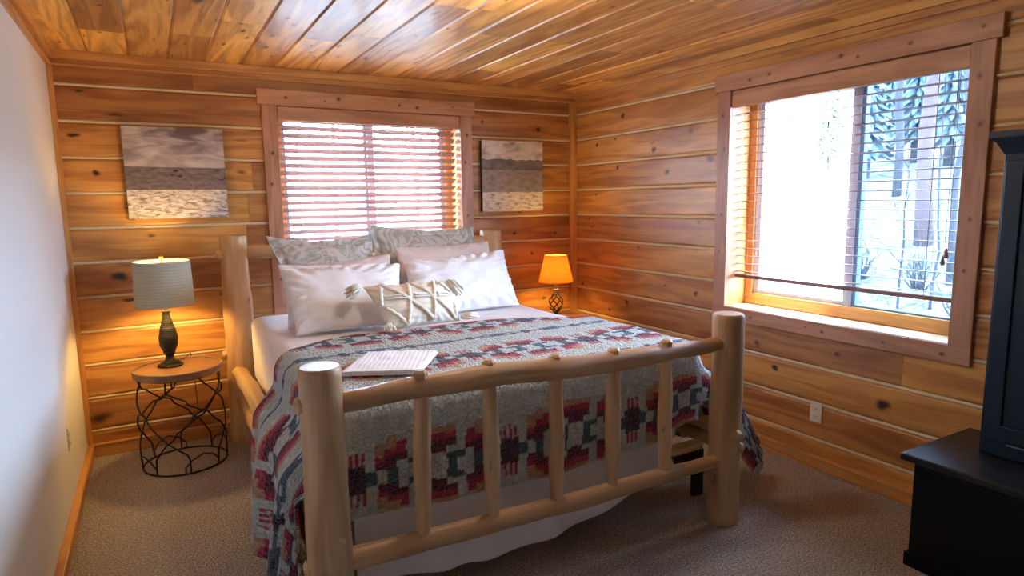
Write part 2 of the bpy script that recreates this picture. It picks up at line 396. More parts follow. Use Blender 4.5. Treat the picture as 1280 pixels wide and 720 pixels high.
class Boards:
    def __init__(s): s.mb = MB(); s.list = []
    def board(s, Mf, s0, s1, C0, C1, c0, c1, tint, e=.022, g=.007, dep=.014, round_=.004):
        prof = [(C0 + g, -dep), (C0 + g + .004, -round_), (C0 + e, 0.0), (C1 - e, 0.0), (C1 - g - .004, -round_), (C1 - g, -dep)]
        def at(c):
            for (a, da), (b, db) in zip(prof, prof[1:]):
                if a <= c <= b: return lerp(da, db, (c - a) / (b - a) if b > a else 0)
            return -dep
        pp = [p for p in prof if c0 - 1e-6 <= p[0] <= c1 + 1e-6]
        if c0 > prof[0][0]: pp.insert(0, (c0, at(c0)))
        if c1 < prof[-1][0]: pp.append((c1, at(c1)))
        if len(pp) < 2: return
        o = off(); mb = s.mb; rows = []
        for ss in (s0 + .0008, s1 - .0008):
            rows.append([mb.vert(Mf(ss, d, c), Vector((ss, c, d)) + o, tint) for c, d in pp])
        for k in range(len(pp) - 1): mb.face((rows[0][k], rows[1][k], rows[1][k + 1], rows[0][k + 1]))
        for r in rows:
            a = [mb.vert(mb.v[i], mb.wc[i], tint) for i in r]
            b1 = mb.vert(Mf(0, 0, 0) * 0 + mb.v[r[-1]], mb.wc[r[-1]], tint)
            if len(a) > 2: mb.face(a)
        s.list.append((Mf, s0, s1, c0, c1, o, tint))
    def knot(s, Mf, a, c, ra, rc, amt=1.0):
        for (M2, s0, s1, c0, c1, o, t) in s.list:
            if M2 is Mf and s0 <= a <= s1 and c0 <= c <= c1:
                ra_ = min(ra, (a - s0), (s1 - a)); rc_ = min(rc, (c - c0 - .013) , (c1 - c - .013))
                if ra_ < .004 or rc_ < .004: return
                mb = s.mb; ct = mb.vert(Mf(a, .0012, c), Vector((a, c, 0)) + o, t, amt); prev = [ct]
                ph = rnd.uniform(0, 6.28)
                for k, fr in enumerate((.45, .75, 1.0)):
                    ring = []
                    for q in range(16):
                        th = 2 * PI * q / 16; w = 1 + .14 * math.sin(2 * th + ph) + .1 * math.sin(3 * th + ph * 2)
                        w = w if fr < 1 else 1.0
                        pa, pc = a + math.cos(th) * ra_ * fr * w, c + math.sin(th) * rc_ * fr * w
                        ring.append(mb.vert(Mf(pa, .0012 if fr < 1 else .0002, pc), Vector((pa, pc, 0)) + o, t, amt * (1 - fr) if fr < 1 else 0.0))
                    if len(prev) == 1:
                        for q in range(16): mb.face((ct, ring[q], ring[(q + 1) % 16]))
                    else:
                        for q in range(16): mb.face((prev[q], ring[q], ring[(q + 1) % 16], prev[(q + 1) % 16]))
                    prev = ring
                return

def log_wall(name, Mf, s0, s1, hole, joints, knots, label, nrand, tints):
    B = Boards(); h0, h1, z0, z1 = hole
    for k in range(-1, 12):
        C0, C1 = CH0 + CHS * k, CH0 + CHS * (k + 1); c0, c1 = max(C0, .0), min(C1, H + .02)
        if c1 <= c0 + .01: continue
        xs = [s0] + sorted(joints.get(k, [])) + [s1]
        base = rnd.uniform(-.6, .5)
        for a, b in zip(xs, xs[1:]):
            t = tints.get((k, xs.index(a)), rnd.uniform(-.75, .6))
            parts = [(a, b, c0, c1)]
            if c1 > z0 and c0 < z1:
                parts = []
                if a < h0: parts.append((a, min(b, h0), c0, c1))
                if b > h1: parts.append((max(a, h1), b, c0, c1))
                if c0 < z0: parts.append((max(a, h0), min(b, h1), c0, z0))
                if c1 > z1: parts.append((max(a, h0), min(b, h1), z1, c1))
            for (p, q, r, u) in parts:
                if q - p > .01 and u - r > .012: B.board(Mf, p, q, C0, C1, r, u, t)
        if C0 > .02 and k >= 0:                      # chinking strip
            for (p, q) in ([(s0, s1)] if not (z0 - .01 < C0 < z1 + .01) else [(s0, h0), (h1, s1)]):
                mb = B.mb; rr = []
                for ss in (p, q): rr.append([mb.vert(Mf(ss, d, C0 + dz)) for dz, d in ((-.0105, -.011), (-.006, -.003), (.0, -.0005), (.006, -.003), (.0105, -.011))])
                for i in range(4): mb.face((rr[0][i], rr[1][i], rr[1][i + 1], rr[0][i + 1]), 1)
    for kx in knots: B.knot(Mf, *kx)
    R2 = random.Random(len(name) * 13 + nrand)
    for i in range(nrand):
        r = R2.uniform(.007, .019); B.knot(Mf, R2.uniform(s0, s1), R2.uniform(.1, 2.4), r * R2.uniform(1, 1.9), r, R2.uniform(.35, .9))
    mb = B.mb
    for (a, b, c, d) in ((s0 - .25, h0, -.1, H + .1), (h1, s1 + .25, -.1, H + .1), (h0, h1, -.1, z0), (h0, h1, z1, H + .1)):
        box(mb, a, b, -.24, -.0145, c, d, Mf, 0, -.3)
    o = mb.build(name, [M['pine'], M['chink']], None, None, recalc=False)
    tag(o, label, 'wall', kind='structure'); return o

def bk(x, y):    # photo point measured on the back wall -> (x, z)
    return None
KB = [(-.273, 1.778, .03, .024), (-.318, 2.26, .03, .013), (-.37, 2.0, .045, .018), (-.10, 1.565, .06, .012, .9), (-.01, 1.385, .03, .018, .7), (-.205, 1.138, .06, .042), (-.155, .985, .072, .040),
      (-.385, .245, .13, .05, .8), (.40, .98, .05, .03), (-.09, 1.58, .03, .016, .5), (2.905, 2.165, .028, .028), (2.375, 2.205, .02, .02, .7), (2.66, 1.30, .03, .02, .8), (2.83, 1.12, .024, .018, .8),
      (2.95, .72, .03, .02, .7), (-.15, 2.13, .09, .022, .6), (.55, 1.79, .05, .03, .55), (.56, 2.0, .07, .015, .5)]
KR = []
def rk(s, z, r, a=1.0, e=1.2): KR.append((s, z, r * e, r, a))
for s, z, r, a in ((4.0, 2.215, .028, 1), (4.33, 2.02, .02, 1), (4.09, 2.05, .016, .8), (3.27, 2.03, .022, .8), (3.64, 1.93, .028, .9), (4.06, 1.82, .022, .9), (3.50, 1.76, .026, .9), (3.09, 1.83, .042, .9),
                   (4.44, 1.41, .016, .9), (3.18, 1.41, .018, .7), (4.34, 1.61, .012, .7), (4.53, .84, .022, .8), (3.19, .91, .026, 1), (3.93, .75, .03, .9), (4.15, .66, .02, .9), (3.80, 1.20, .026, .6),
                   (2.52, .53, .026, 1), (1.85, .48, .042, 1), (2.66, .66, .03, .7), (2.12, .70, .02, .9), (2.62, 1.6, .02, .6)): rk(s, z, r, a)
log_wall('wall_back', MBk, XL - .02, XR + .02, (.78, 2.191, .842, 2.26), {10: [.3], 9: [1.4], 7: [.62], 4: [-.06], 3: [.35], 2: [.9], 8: [2.9], 5: [.56], 6: [.58]}, KB, 'honey pine log wall with pale chinking behind the headboard', 26,
         {(9, 0): -.7, (9, 1): -.5, (10, 0): -.9, (10, 1): -.9, (8, 0): -.1, (7, 0): .25, (6, 0): .45, (5, 0): .3, (4, 0): -.45, (4, 1): -.35, (3, 0): .1, (2, 0): .35, (1, 0): .1})
log_wall('wall_right', MRt, YF, YB + .02, (1.535, 2.935, .842, 2.26), {1: [-.2], 2: [1.765], 9: [.9], 5: [1.2], 7: [1.0]}, KR, 'honey pine log wall holding the wide window at right', 30,
         {(2, 1): -.85, (2, 0): .35, (1, 1): .25, (0, 0): -.3, (3, 0): -.3, (4, 0): -.1, (5, 1): -.5, (6, 0): .25, (7, 1): -.35, (8, 0): .1, (9, 1): .2})
mb = MB(); box(mb, XL - .22, XL, YF - .2, YB + .3, -.1, H + .1, tint=0)
tag(mb.build('wall_left', M['drywall']), 'plain white painted drywall at left edge', 'wall', kind='structure')
mb = MB(); box(mb, XL - .2, XR + .3, YF - .2, YF, -.1, H + .1, tint=0)
tag(mb.build('wall_front', M['drywall']), 'white painted drywall behind the camera', 'wall', kind='structure')

# ceiling planks run front to back
MCe = lambda s, d, c: Vector((c, s, H - d))
B = Boards(); R3 = random.Random(21); PW = .2105
for k in range(-1, 18):
    c0 = -.255 + PW * k; xs = [YF]; y = YF + R3.uniform(.4, 1.9)
    while y < YB - .3: xs.append(y); y += R3.choice((.9, 1.4, 1.9, 2.5))
    xs.append(YB + .02)
    for a, b in zip(xs, xs[1:]):
        B.board(MCe, a, b, c0, c0 + PW, max(c0, XL - .1), min(c0 + PW, XR + .1), R3.uniform(-.8, .8), e=.011, g=.0022, dep=.008, round_=.0045)
for (a, c, ra, rc, am) in ((3.27, .26, .12, .035, 1), (3.32, .07, .05, .03, .8), (4.10, .44, .05, .014, .9), (3.75, .5, .05, .02, .9), (4.3, .73, .04, .012, .7), (4.15, .09, .05, .01, .6)):
    B.knot(MCe, a, c, ra, rc, am)
for i in range(120):
    r = R3.uniform(.008, .026); B.knot(MCe, R3.uniform(.8, YB - .1), R3.uniform(XL + .05, XR - .05), r * R3.uniform(1.2, 2.8), r, R3.uniform(.45, 1))
box(B.mb, XL - .3, XR + .3, YF - .3, YB + .3, H + .0085, H + .12, tint=-.9)
tag(B.mb.build('ceiling', [M['ceil']], None, None, recalc=False), 'glossy knotty pine tongue and groove plank ceiling', 'ceiling', kind='structure')

mb = MB(); n = 2
box(mb, XL - .3, XR + .3, YF - .3, YB + .3, -.12, 0.0, tint=0)
tag(mb.build('floor', M['carpet']), 'brown taupe cut pile carpet', 'floor', kind='structure')

# crown moulding, corner trim, baseboards
def mould(name, Mf, s0, s1, label, cat='moulding'):
    mb = MB()
    for (d1, z0, z1, t) in ((.020, 2.400, 2.436, -.25), (.027, 2.402, 2.408, .35), (.042, 2.436, 2.485, .35)):
        box(mb, s0, s1, -.005, d1, z0, z1, Mf, 0, t)
    tag(mb.build(name, M['trim'], None, None, bevel=.004), label, cat, kind='structure')
MLf = lambda s, d, z: Vector((XL + d, s, z))
mould('trim_1', MBk, XL, XR, 'stepped pine crown moulding above the headboard wall')
mould('trim_2', MRt, YF, YB - .03, 'stepped pine crown moulding above the wide right window')
mould('trim_3', MLf, YF, YB - .03, 'stepped pine crown moulding along top of white wall')
mb = MB(); box(mb, XL, XL + .028, 0, .024, .086, 2.40, MBk, 2, .2); tag(mb.build('trim_4', M['trim'], bevel=.004), 'slim vertical pine corner trim beside the white wall', 'trim', kind='structure')
mb = MB(); box(mb, XR - .052, XR + .005, 0, .052, .09, 2.40, MBk, 2, .1); tag(mb.build('trim_5', M['trim'], bevel=.007), 'vertical pine corner post where the log walls meet', 'trim', kind='structure')
def basebd(name, Mf, s0, s1, h, label):
    mb = MB(); box(mb, s0, s1, 0, .030, 0, h - .006, Mf, 0, -.2); box(mb, s0, s1, 0, .036, h - .012, h, Mf, 0, .4)
    tag(mb.build(name, M['trim'], bevel=.005), label, 'baseboard', kind='structure')
basebd('baseboard_back', MBk, XL, XR, .086, 'pine baseboard under the headboard wall')
basebd('baseboard_right', MRt, YF, YB - .03, .076, 'pine baseboard under the wide right window')
basebd('baseboard_left', MLf, YF, YB - .03, .086, 'pine baseboard along the white wall')

# ------------------------------------------------------------------ windows
def box_knot(mb, Mf, s, d, z, r, grain, e=1.3, amt=.68):
    """a knot let into the face of the last box of mb"""
    o, t = mb.last; prev = None
    def vt(ps, pz, dd, k):
        g = (ps, dd, pz) if grain == 0 else (pz, ps, dd)
        return mb.vert(Mf(ps, dd, pz), Vector(g) + o, t, k)
    ct = vt(s, z, d + .0009, amt); prev = None
    for fr in (.45, .75, 1.0):
        ring = [vt(s + math.cos(q * PI / 7) * r * fr * (e if grain == 0 else 1), z + math.sin(q * PI / 7) * r * fr * (1 if grain == 0 else e), d + (.0009 if fr < 1 else .0001), amt * (1 - fr)) for q in range(14)]
        for q in range(14):
            mb.face((ct, ring[q], ring[(q + 1) % 14]) if prev is None else (prev[q], ring[q], ring[(q + 1) % 14], prev[(q + 1) % 14]))
        prev = ring
CASE_KNOTS = {'header': [(.10, .5, .016), (.27, .35, .012), (.33, .7, .020), (.62, .45, .015), (.71, .3, .018), (.9, .6, .012)], 'apron': [(.12, .5, .012), (.35, .35, .016), (.42, .6, .011), (.68, .5, .014), (.93, .4, .018)], 'casing': [(.62, .3, .016), (.78, .6, .018), (.3, .45, .013), (.12, .6, .012)]}
def window(name, Mf, s0, s1, z0, z1, mull, label, flip, right):
    r = sroot(name, Mf((s0 + s1) / 2, 0, z0), label, 'window'); CW = .10
    def part(nm, mat, *bx, bevel=.003, tint=None, label=None):
        mb = MB()
        for (a, b, d0, d1, c0, c1, g) in bx: box(mb, a, b, d0, d1, c0, c1, Mf, g, tint)
        for (q, w, rr) in CASE_KNOTS.get(nm, ()):
            q = (q + .37 * len(mb.v) * 0 + (.13 if a > 1.2 else 0)) % 1
            if g == 0: box_knot(mb, Mf, lerp(a + .03, b - .03, q), d1, lerp(c0 + .02, c1 - .02, w), rr, 0)
            else: box_knot(mb, Mf, lerp(a + .02, b - .02, w), d1, lerp(c0 + .03, c1 - .03, q), rr, 2)
        o = mb.build(nm, mat, r, None, bevel=bevel)
        if label: o['label'] = label
        return o
    part('casing', M['cedar'], (s0 - CW, s0, -.005, .022, z0 - .005, z1, 2)); part('casing', M['cedar'], (s1, s1 + CW, -.005, .022, z0 - .005, z1, 2))
    part('header', M['cedar'], (s0 - CW - .024, s1 + CW + .024, -.005, .030, z1, z1 + .104, 0))
    part('apron', M['cedar'], (s0 - CW, s1 + CW, -.005, .022, z0 - .092, z0 - .005, 0))
    part('sill', M['slatpine'], (s0 - .002, s1 + .002, -.235, .012, z0 - .024, z0, 0))
    part('jamb', M['trim'], (s0 - .018, s0, -.235, .004, z0, z1, 2)); part('jamb', M['trim'], (s1, s1 + .018, -.235, .004, z0, z1, 2)); part('jamb', M['trim'], (s0 - .018, s1 + .018, -.235, .004, z1, z1 + .018, 0))
    f = .055
    part('stop', M['trim'], (s0, s1, -.215, -.170, z0, z0 + .075, 0), (s0, s0 + f, -.215, -.170, z0 + .075, z1, 2), (s1 - f, s1, -.215, -.170, z0 + .075, z1, 2), (s0, s1, -.215, -.171, z1 - f, z1, 0))
    a, b = s0 + f, s1 - f; c, d = z0 + .075, z1 - f
    lo, hi = (a, mull), (mull, b)
    for i, (p, q) in enumerate((lo, hi)):
        dark = (i == 0)
        w = .045 if not dark else .022
        vm = M['vinyl'] if not dark else M['vinylblue']
        part('sash', vm, (p, p + w, -.225, -.185, c, d, 2), (q - w - (.012 if dark else 0), q, -.225, -.185, c, d, 2), (p, q, -.225, -.186, c, c + w * .6, 0), (p, q, -.225, -.186, d - w * .6, d, 0), bevel=.004, label='blue grey vinyl sash' if dark else 'pale grey vinyl sash')
        part('pane', M['glass'], (p + .01, q - .01, -.222, -.218, c + .005, d - .005, 0), bevel=0)
        if dark and right: part('insect_screen', M['screen'], (p + .01, q - .01, -.2305, -.230, c + .005, d - .005, 0), bevel=0)
    part('mullion', M['vinyl'], (mull - .012, mull + .022, -.22, -.172, c, d, 2))
    return r
W2 = window('window_2', MRt, 1.555, 2.915, .867, 2.24, 2.185, 'wide two pane window in cedar casing on right wall', False, True)
W1 = window('window_1', MBk, .80, 2.171, .867, 2.24, 1.485, 'two pane window in cedar casing above the headboard', False, False)

def blind(Mf, s0, s1, zb, pitch, tilt, label, valz, tassel_s, tassel_z, dpl, cords, rail_label):
    r = thing('window_blind', Mf((s0 + s1) / 2, 0, 2.24), label, 'blind', 'wooden slat blinds')
    mb = MB(); box(mb, s0 + .002, s1 - .002, -.012, .010, valz, 2.236, Mf, 0, .1); mb.build('valance', M['cedar'], r, None, bevel=.006)
    mb = MB(); box(mb, s0 + .01, s1 - .01, dpl - .026, dpl + .022, 2.19, 2.232, Mf, 0, 0); mb.build('headrail', M['blindwood'], r, None, bevel=.003)
    mb = MB(); z = zb + .028; zs = []
    while z < valz + .02: zs.append(z); z += pitch
    hw = .0245
    for z in zs:
        ct, st = math.cos(tilt), math.sin(tilt); o = off(); t = rnd.uniform(-.3, .3); ring = []
        for ss in (s0 + .012, s1 - .012):
            rr = []
            for (a, b) in ((-hw, -.0012), (-hw * .3, .0018), (hw * .3, .0018), (hw, -.0012), (hw, .0012), (hw * .3, .0042), (-hw * .3, .0042), (-hw, .0012)):
                rr.append(mb.vert(Mf(ss, dpl + a * ct - b * st, z + a * st + b * ct), Vector((ss, a, b)) + o, t))
            ring.append(rr)
        for k in range(8): mb.face((ring[0][k], ring[1][k], ring[1][(k + 1) % 8], ring[0][(k + 1) % 8]))
        mb.face(ring[0]); mb.face(ring[1][::-1])
    mb.build('slats', M['blindwood'], r)
    mb = MB(); box(mb, s0 + .010, s1 - .010, dpl - .026, dpl + .026, zb - .012, zb + .010, Mf, 0, -.5); o = mb.build('bottom_rail', M['blindwood'], r, None, bevel=.004)
    mb = MB()
    for cs in cords:
        for dd in (-.027, .027):
            tube(mb, [Mf(cs, dpl + dd, zb), Mf(cs, dpl + dd, 2.2)], .0011, 5)
        tube(mb, [Mf(cs + .012, dpl, zb - .016), Mf(cs + .012, dpl, 2.2)], .0012, 5)
    mb.build('ladder_cords', M['cord'], r)
    mb = MB()
    for q in (-.004, .004): tube(mb, [Mf(tassel_s + q, dpl + .034, 2.2), Mf(tassel_s + q * 2, dpl + .034, tassel_z + .03)], .0014, 5)
    mb.build('lift_cord', M['cord'], r)
    for dz, q in ((0, 0), (-.035, .012)):
        mb = MB(); lathe(mb, [(.003, .03), (.006, .022), (.009, .0), (.011, -.012), (.006, -.02)], Mf(tassel_s + q, dpl + .034, tassel_z + dz), 10); mb.build('tassel', M['blindwood'], r, 40)
    return r
blind(MRt, 1.555, 2.915, 1.062, .0505, math.radians(3), 'open wooden slat blind half veiling the wide right window', 2.135, 1.628, 1.285, -.085, (1.72, 2.235, 2.75), '')
blind(MBk, .80, 2.171, 1.03, .0522, math.radians(36), 'tilted reddish wooden slat blind behind the pillows', 2.14, .86, 1.30, -.075, (.94, 1.485, 2.03), '')

# ------------------------------------------------------------------ log bed
PL, PR, YFt, YHd = .437, 2.332, 2.065, 4.478
bed = thing('log_bed', ((PL + PR) / 2, 3.27, 0), 'peeled pine log bed with spindled footboard in the room centre', 'bed')
def part_log(name, *a, parent=bed, mat=None, **k):
    mb = MB(); log(mb, *a, **k); return mb.build(name, mat or M['log'], parent, 50)
def peg(mb_c, c, axis, r, h, n=8):
    """faceted tenon end: chamfered n-gon plug along axis"""
    c = Vector(c); a = Vector(axis).normalized(); u, v = frame_of(a); o = off(); rings = []
    for rr, hh in ((r, -.01), (r, h * .55), (r * .62, h)):
        rings.append([mb_c.vert(c + a * hh + (u * math.cos(2 * PI * k / n + .2) + v * math.sin(2 * PI * k / n + .2)) * rr, Vector((hh, math.cos(2 * PI * k / n) * rr, math.sin(2 * PI * k / n) * rr)) + o, .25) for k in range(n)])
    for A, B_ in zip(rings, rings[1:]):
        for k in range(n): mb_c.face((A[k], A[(k + 1) % n], B_[(k + 1) % n], B_[k]))
    mb_c.face(rings[-1])
def add_peg(parent, c, axis, r, h, n=8):
    mb = MB(); peg(mb, c, axis, r, h, n); return mb.build('tenon', M['log'], parent)
# foot posts (bumps: knots; right post's recesses get their darkness painted in knot colour)
pL = part_log('foot_post', (PL, YFt, 0), (PL + .0, YFt, 1.048), .078, .069, n=40, seg=40, wob=.004, chamfer=.012, seed=3, tint=-.05, bumps=((.33, 2.6, .004, .03, .3, .8), (.78, 4.2, .003, .02, .2, .5), (.6, .3, .003, .03, .2, .5)))
add_peg(pL, (PL - .066, YFt, .925), (-1, 0, 0), .030, .022); add_peg(pL, (PL - .07, YFt, .362), (-1, 0, 0), .028, .018); add_peg(pL, (PL + .008, YFt - .066, .452), (0, -1, 0), .033, .012, 10)
pR = part_log('foot_post', (PR, YFt, 0), (PR, YFt, 1.032), .078, .072, n=40, seg=40, wob=.004, chamfer=.012, seed=11, tint=-.15, bumps=((.22, 1.7, -.014, .035, .22, .7), (.3, 1.7, -.010, .06, .14, .35), (.83, 2.2, .003, .02, .2, .6)))
add_peg(pR, (PR + .066, YFt, .945), (1, 0, 0), .030, .022, 6); add_peg(pR, (PR - .006, YFt - .066, .452), (0, -1, 0), .033, .035, 9); add_peg(pR, (PR + .03, YFt - .062, .385), (.4, -1, 0), .026, .022, 9)
# foot rails
mb = MB()
path = [(.47, .915), (.56, .917), (.70, .921), (.785, .921), (.92, .925), (1.054, .924), (1.2, .915), (1.355, .905), (1.5, .897), (1.65, .893), (1.82, .893), (2.02, .893), (2.16, .893), (2.23, .893), (2.29, .894)]
pts = []; rd = []
for i in range(57):
    x = lerp(.47, 2.29, i / 56)
    for (a, za), (b, zb) in zip(path, path[1:]):
        if a <= x <= b + 1e-6: z = lerp(za, zb, (x - a) / (b - a)); break
    pts.append((x, YFt - .004 * math.sin(i * .5), z + .003 * nz(x * 4, 2, 5))); e = (x - .47) / 1.82
    rd.append(.0355 + .0105 * sstep(0, .35, e) - .0145 * sstep(.6, 1, e))
tube(mb, pts, rd, 28, True, -.1, wob=.005, bumps=((.31, 1.2, .006, .03, .3, .6), (.47, 2.0, .006, .02, .3, .5), (.62, 1.6, .004, .02, .2, .5), (.1, 4, .004, .03, .3, .4)), seed=4)
rail = mb.build('foot_top_rail', M['log'], bed, 60)
mb = MB(); pts = []; rd = []
for i in range(50):
    e = i / 49; x = lerp(.48, 2.29, e); pts.append((x, YFt, lerp(.355, .318, e) - .012 * math.sin(PI * e) + .003 * nz(x * 3, 8, 1))); rd.append(.0385 - .0065 * e + .003 * math.sin(PI * e))
tube(mb, pts, rd, 26, True, .15, wob=.0045, bumps=((.82, 4.5, -.006, .16, .2, .25), (.5, 2, .005, .03, .3, .5), (.3, 3, .004, .03, .3, .4)), seed=14)
mb.build('foot_bottom_rail', M['log'], bed, 60)
for i, (x, xb, zt) in enumerate(((.785, .774, .925), (1.056, 1.066, .925), (1.356, 1.359, .906), (1.650, 1.645, .893), (1.946, 1.944, .893))):
    zb = lerp(.355, .318, (xb - .48) / 1.81)
    sp = part_log('spindle', (xb, YFt, zb + .005), (x, YFt, zt + .01), .0225, .0225, n=24, seg=20, wob=.0035, chamfer=.01, mid=.0325, seed=20 + i * 3, tint=.1 + .1 * (i % 3), bumps=((.3 + .1 * i, 1.5 + i, .003, .02, .3, .6), (.7 - .08 * i, 4.4 + i, .003, .02, .3, .6)))
    add_peg(sp, (x, YFt, zt + .040), (0, 0, 1), .027, .020, 8)
# head posts and rails
hL = part_log('head_post', (PL + .01, YHd, 0), (PL + .01, YHd - .01, 1.377), .095, .078, n=40, seg=36, wob=.009, chamfer=.01, seed=31, tint=.3, mid=.092, bumps=((.88, 5.0, .004, .05, .3, .35), (.74, 5.5, .008, .05, .3, .3), (.70, 3.9, .004, .018, .14, .8), (.8, 5.2, .004, .02, .16, .6)))
hR = part_log('head_post', (PR, YHd, 0), (PR, YHd, 1.345), .092, .086, n=36, seg=32, wob=.007, chamfer=.012, seed=43, tint=.1)
add_peg(hL, (PL - .07, YHd - .01, 1.258), (-1, 0, 0), .030, .03); add_peg(hL, (PL - .075, YHd - .01, .60), (-1, 0, 0), .030, .03)
part_log('head_top_rail', (PL + .04, YHd, 1.260), (PR - .04, YHd, 1.262), .042, .045, n=40, seg=24, wob=.006, seed=51, tint=-.05)
part_log('head_bottom_rail', (PL + .04, YHd, .60), (PR - .04, YHd, .60), .040, .042, n=30, seg=20, wob=.006, seed=52)
# side rails
part_log('side_rail', (PL - .012, YHd - .06, .475), (PL + .004, YFt + .03, .452), .050, .036, n=44, seg=26, wob=.009, seed=61, tint=.45, bend=(0, 0, .012), bumps=((.12, 1, .008, .04, .4, .4), (.2, 4, .008, .04, .4, .4), (.28, 2.5, .008, .05, .4, .4)))
part_log('side_rail', (PL - .0, YHd - .06, .30), (PL + .004, YFt + .03, .30), .046, .034, n=44, seg=24, wob=.008, seed=62, tint=.25)
part_log('side_rail', (PR, YHd - .06, .46), (PR + .012, YFt + .03, .452), .046, .034, n=30, seg=22, wob=.007, seed=63)
part_log('side_rail', (PR - .01, YHd - .06, .34), (PR + .02, YFt + .03, .375), .042, .030, n=30, seg=22, wob=.007, seed=64)
mb = MB(); a = Vector((2.05, 2.185, .442)); b_ = Vector((2.34, 2.185, .292))
MSl = lambda s, d, z: a.lerp(b_, s) + Vector((0, d, z))
mb2 = MB(); box(mb2, 2.10, 2.30, 2.17, 2.24, .335, .362); mb2.build('support_slat', M['slatpine'], bed, None, bevel=.003)
mb = MB()                                                        # angled steel corner bracket under the slat
pr = [(2.10, .335), (2.30, .335), (2.30, .10), (2.235, .10), (2.235, .20), (2.13, .27)]
A = [mb.vert((x, 2.165, z)) for x, z in pr]; Bv = [mb.vert((x, 2.185, z)) for x, z in pr]
mb.face(A); mb.face(Bv[::-1])
for k in range(6): mb.face((A[k], A[(k + 1) % 6], Bv[(k + 1) % 6], Bv[k]))
mb.build('corner_bracket', M['blackmetal'], bed)

# ------------------------------------------------------------------ mattress, sheet, blanket
MX0, MX1, MY0, MY1, MZ = .49, 2.27, 2.165, 4.36, .848
def rbox(mb, x0, x1, y0, y1, z0, z1, r, nx=24, ny=28, nzs=8, fn=None):
    """rounded box as a cube projected on its inner box"""
    import itertools
    key = {}
    def P(p):
        q = Vector((min(max(p[0], x0 + r), x1 - r), min(max(p[1], y0 + r), y1 - r), min(max(p[2], z0 + r), z1 - r)))
        d = Vector(p) - q
        if d.length > 1e-9: d = d.normalized() * r
        w = q + d
        if fn: w = fn(w)
        k = tuple(round(c, 5) for c in p)
        if k not in key: key[k] = mb.vert(w)
        return key[k]
    def face(ax, val, n1, n2):
        o = [k for k in range(3) if k != ax]; lo = (x0, y0, z0); hi = (x1, y1, z1)
        for i in range(n1):
            for j in range(n2):
                c = []
                for (ii, jj) in ((i, j), (i + 1, j), (i + 1, j + 1), (i, j + 1)):
                    p = [0, 0, 0]; p[ax] = val; p[o[0]] = lerp(lo[o[0]], hi[o[0]], ii / n1); p[o[1]] = lerp(lo[o[1]], hi[o[1]], jj / n2); c.append(P(p))
                if len(set(c)) >= 3: mb.face(c)
    face(0, x0, ny, nzs); face(0, x1, ny, nzs); face(1, y0, nx, nzs); face(1, y1, nx, nzs); face(2, z0, nx, ny); face(2, z1, nx, ny)
mt = thing('mattress', ((MX0 + MX1) / 2, 3.26, .36), 'thick mattress wrapped in the white sheet on the log bed', 'mattress')
mb = MB(); rbox(mb, MX0 + .05, MX1 - .05, MY0 + .075, MY1, .60, MZ - .03, .07); mb.build('mattress_pad', M['sheet'], mt, 180)
mb = MB(); rbox(mb, MX0 + .06, MX1 - .06, MY0 + .09, MY1, .37, .595, .03); mb.build('box_spring', M['sheet'], mt, 180)

def drape(u, v, R, top, rad, flare, ymax, side_out=0.0):
    """cloth point (u,v) in flat coordinates; R = rect x0,x1,y0,y1; returns world point of cloth hung over the rounded rectangle"""
    x0, x1, y0, y1 = R
    cx, cy = min(max(u, x0), x1), min(max(v, y0), y1); ex, ey = u - cx, v - cy; L = math.hypot(ex, ey)
    if L < 1e-9: return Vector((u, v, top)), 0.0, (0, 0)
    nx_, ny_ = ex / L, ey / L; arc = rad * PI / 2
    if L < arc: a = L / rad; h = rad * math.sin(a); dz = rad * (1 - math.cos(a))
    else: h = rad; dz = rad + (L - arc)
    k = max(0, L - arc)
    ox = nx_ * (h + flare(nx_, k, cy)); oy = ny_ * h + max(-ymax, min(ymax, ny_ * k * .1))
    return Vector((cx + ox, cy + oy, top - dz)), L, (nx_, ny_)

# sheet: over the whole mattress, long at the foot
RS = (MX0 + .075, MX1 - .075, MY0 + .11, MY1 - .02)
mb = MB(); nu, nv = 150, 150; UL, UR = RS[0] - .42, RS[1] + .40
VF = RS[2] - .80; V1 = MY1 - .02; idx = []
for j in range(nv + 1):
    v = lerp(VF, V1, j / nv); row = []
    for i in range(nu + 1):
        u = lerp(UL, UR, i / nu); ww = 1
        # at the foot the drop is only as wide as the bed
        uu = u
        if v < RS[2]:
            t = sstep(RS[2], RS[2] - .12, v); uu = lerp(u, min(max(u, RS[0] - .03), RS[1] - .12), t)
        p, L, nn = drape(uu, v, RS, MZ, .06, lambda nx_, k, cy: .012 * 0, .0)
        if v < RS[2] and RS[0] <= uu <= RS[1]:
            e = (uu - RS[0]) / (RS[1] - RS[0]); zlow = .155 - .075 * math.sin(PI * min(1, e / .8)) + .16 * sstep(.78, 1, e)
            full = MZ - .80 + .06 * .57; f = (MZ - p.z) / (MZ - full) if p.z < MZ - .06 else None
            if f is not None: p.z = MZ - .06 - (MZ - .06 - zlow) * max(0, (MZ - .06 - p.z)) / (MZ - .06 - full)
            low = sstep(.55, .1, p.z); p.y += -.012 * low * (1 + .9 * math.sin(uu * 23 + 2 * nz(uu * 3, 1, 1)))+ .022 * low
        elif v < RS[2]: pass
        top = 1 if L < .01 else 0
        p.z += .004 * nz(u * 5, v * 5, 3) + .006 * nz(u * 2.2 + 3, v * 1.7, 9) * 1 + (.004 * abs(nz(u * 3 + v * 6, v * 2, 4)))
        if p.x < RS[0] - .05 or p.x > RS[1] + .05: p.x += .005 * nz(v * 6, p.z * 4, 2)
        row.append(mb.vert(p, (u, v, 0)))
    idx.append(row)
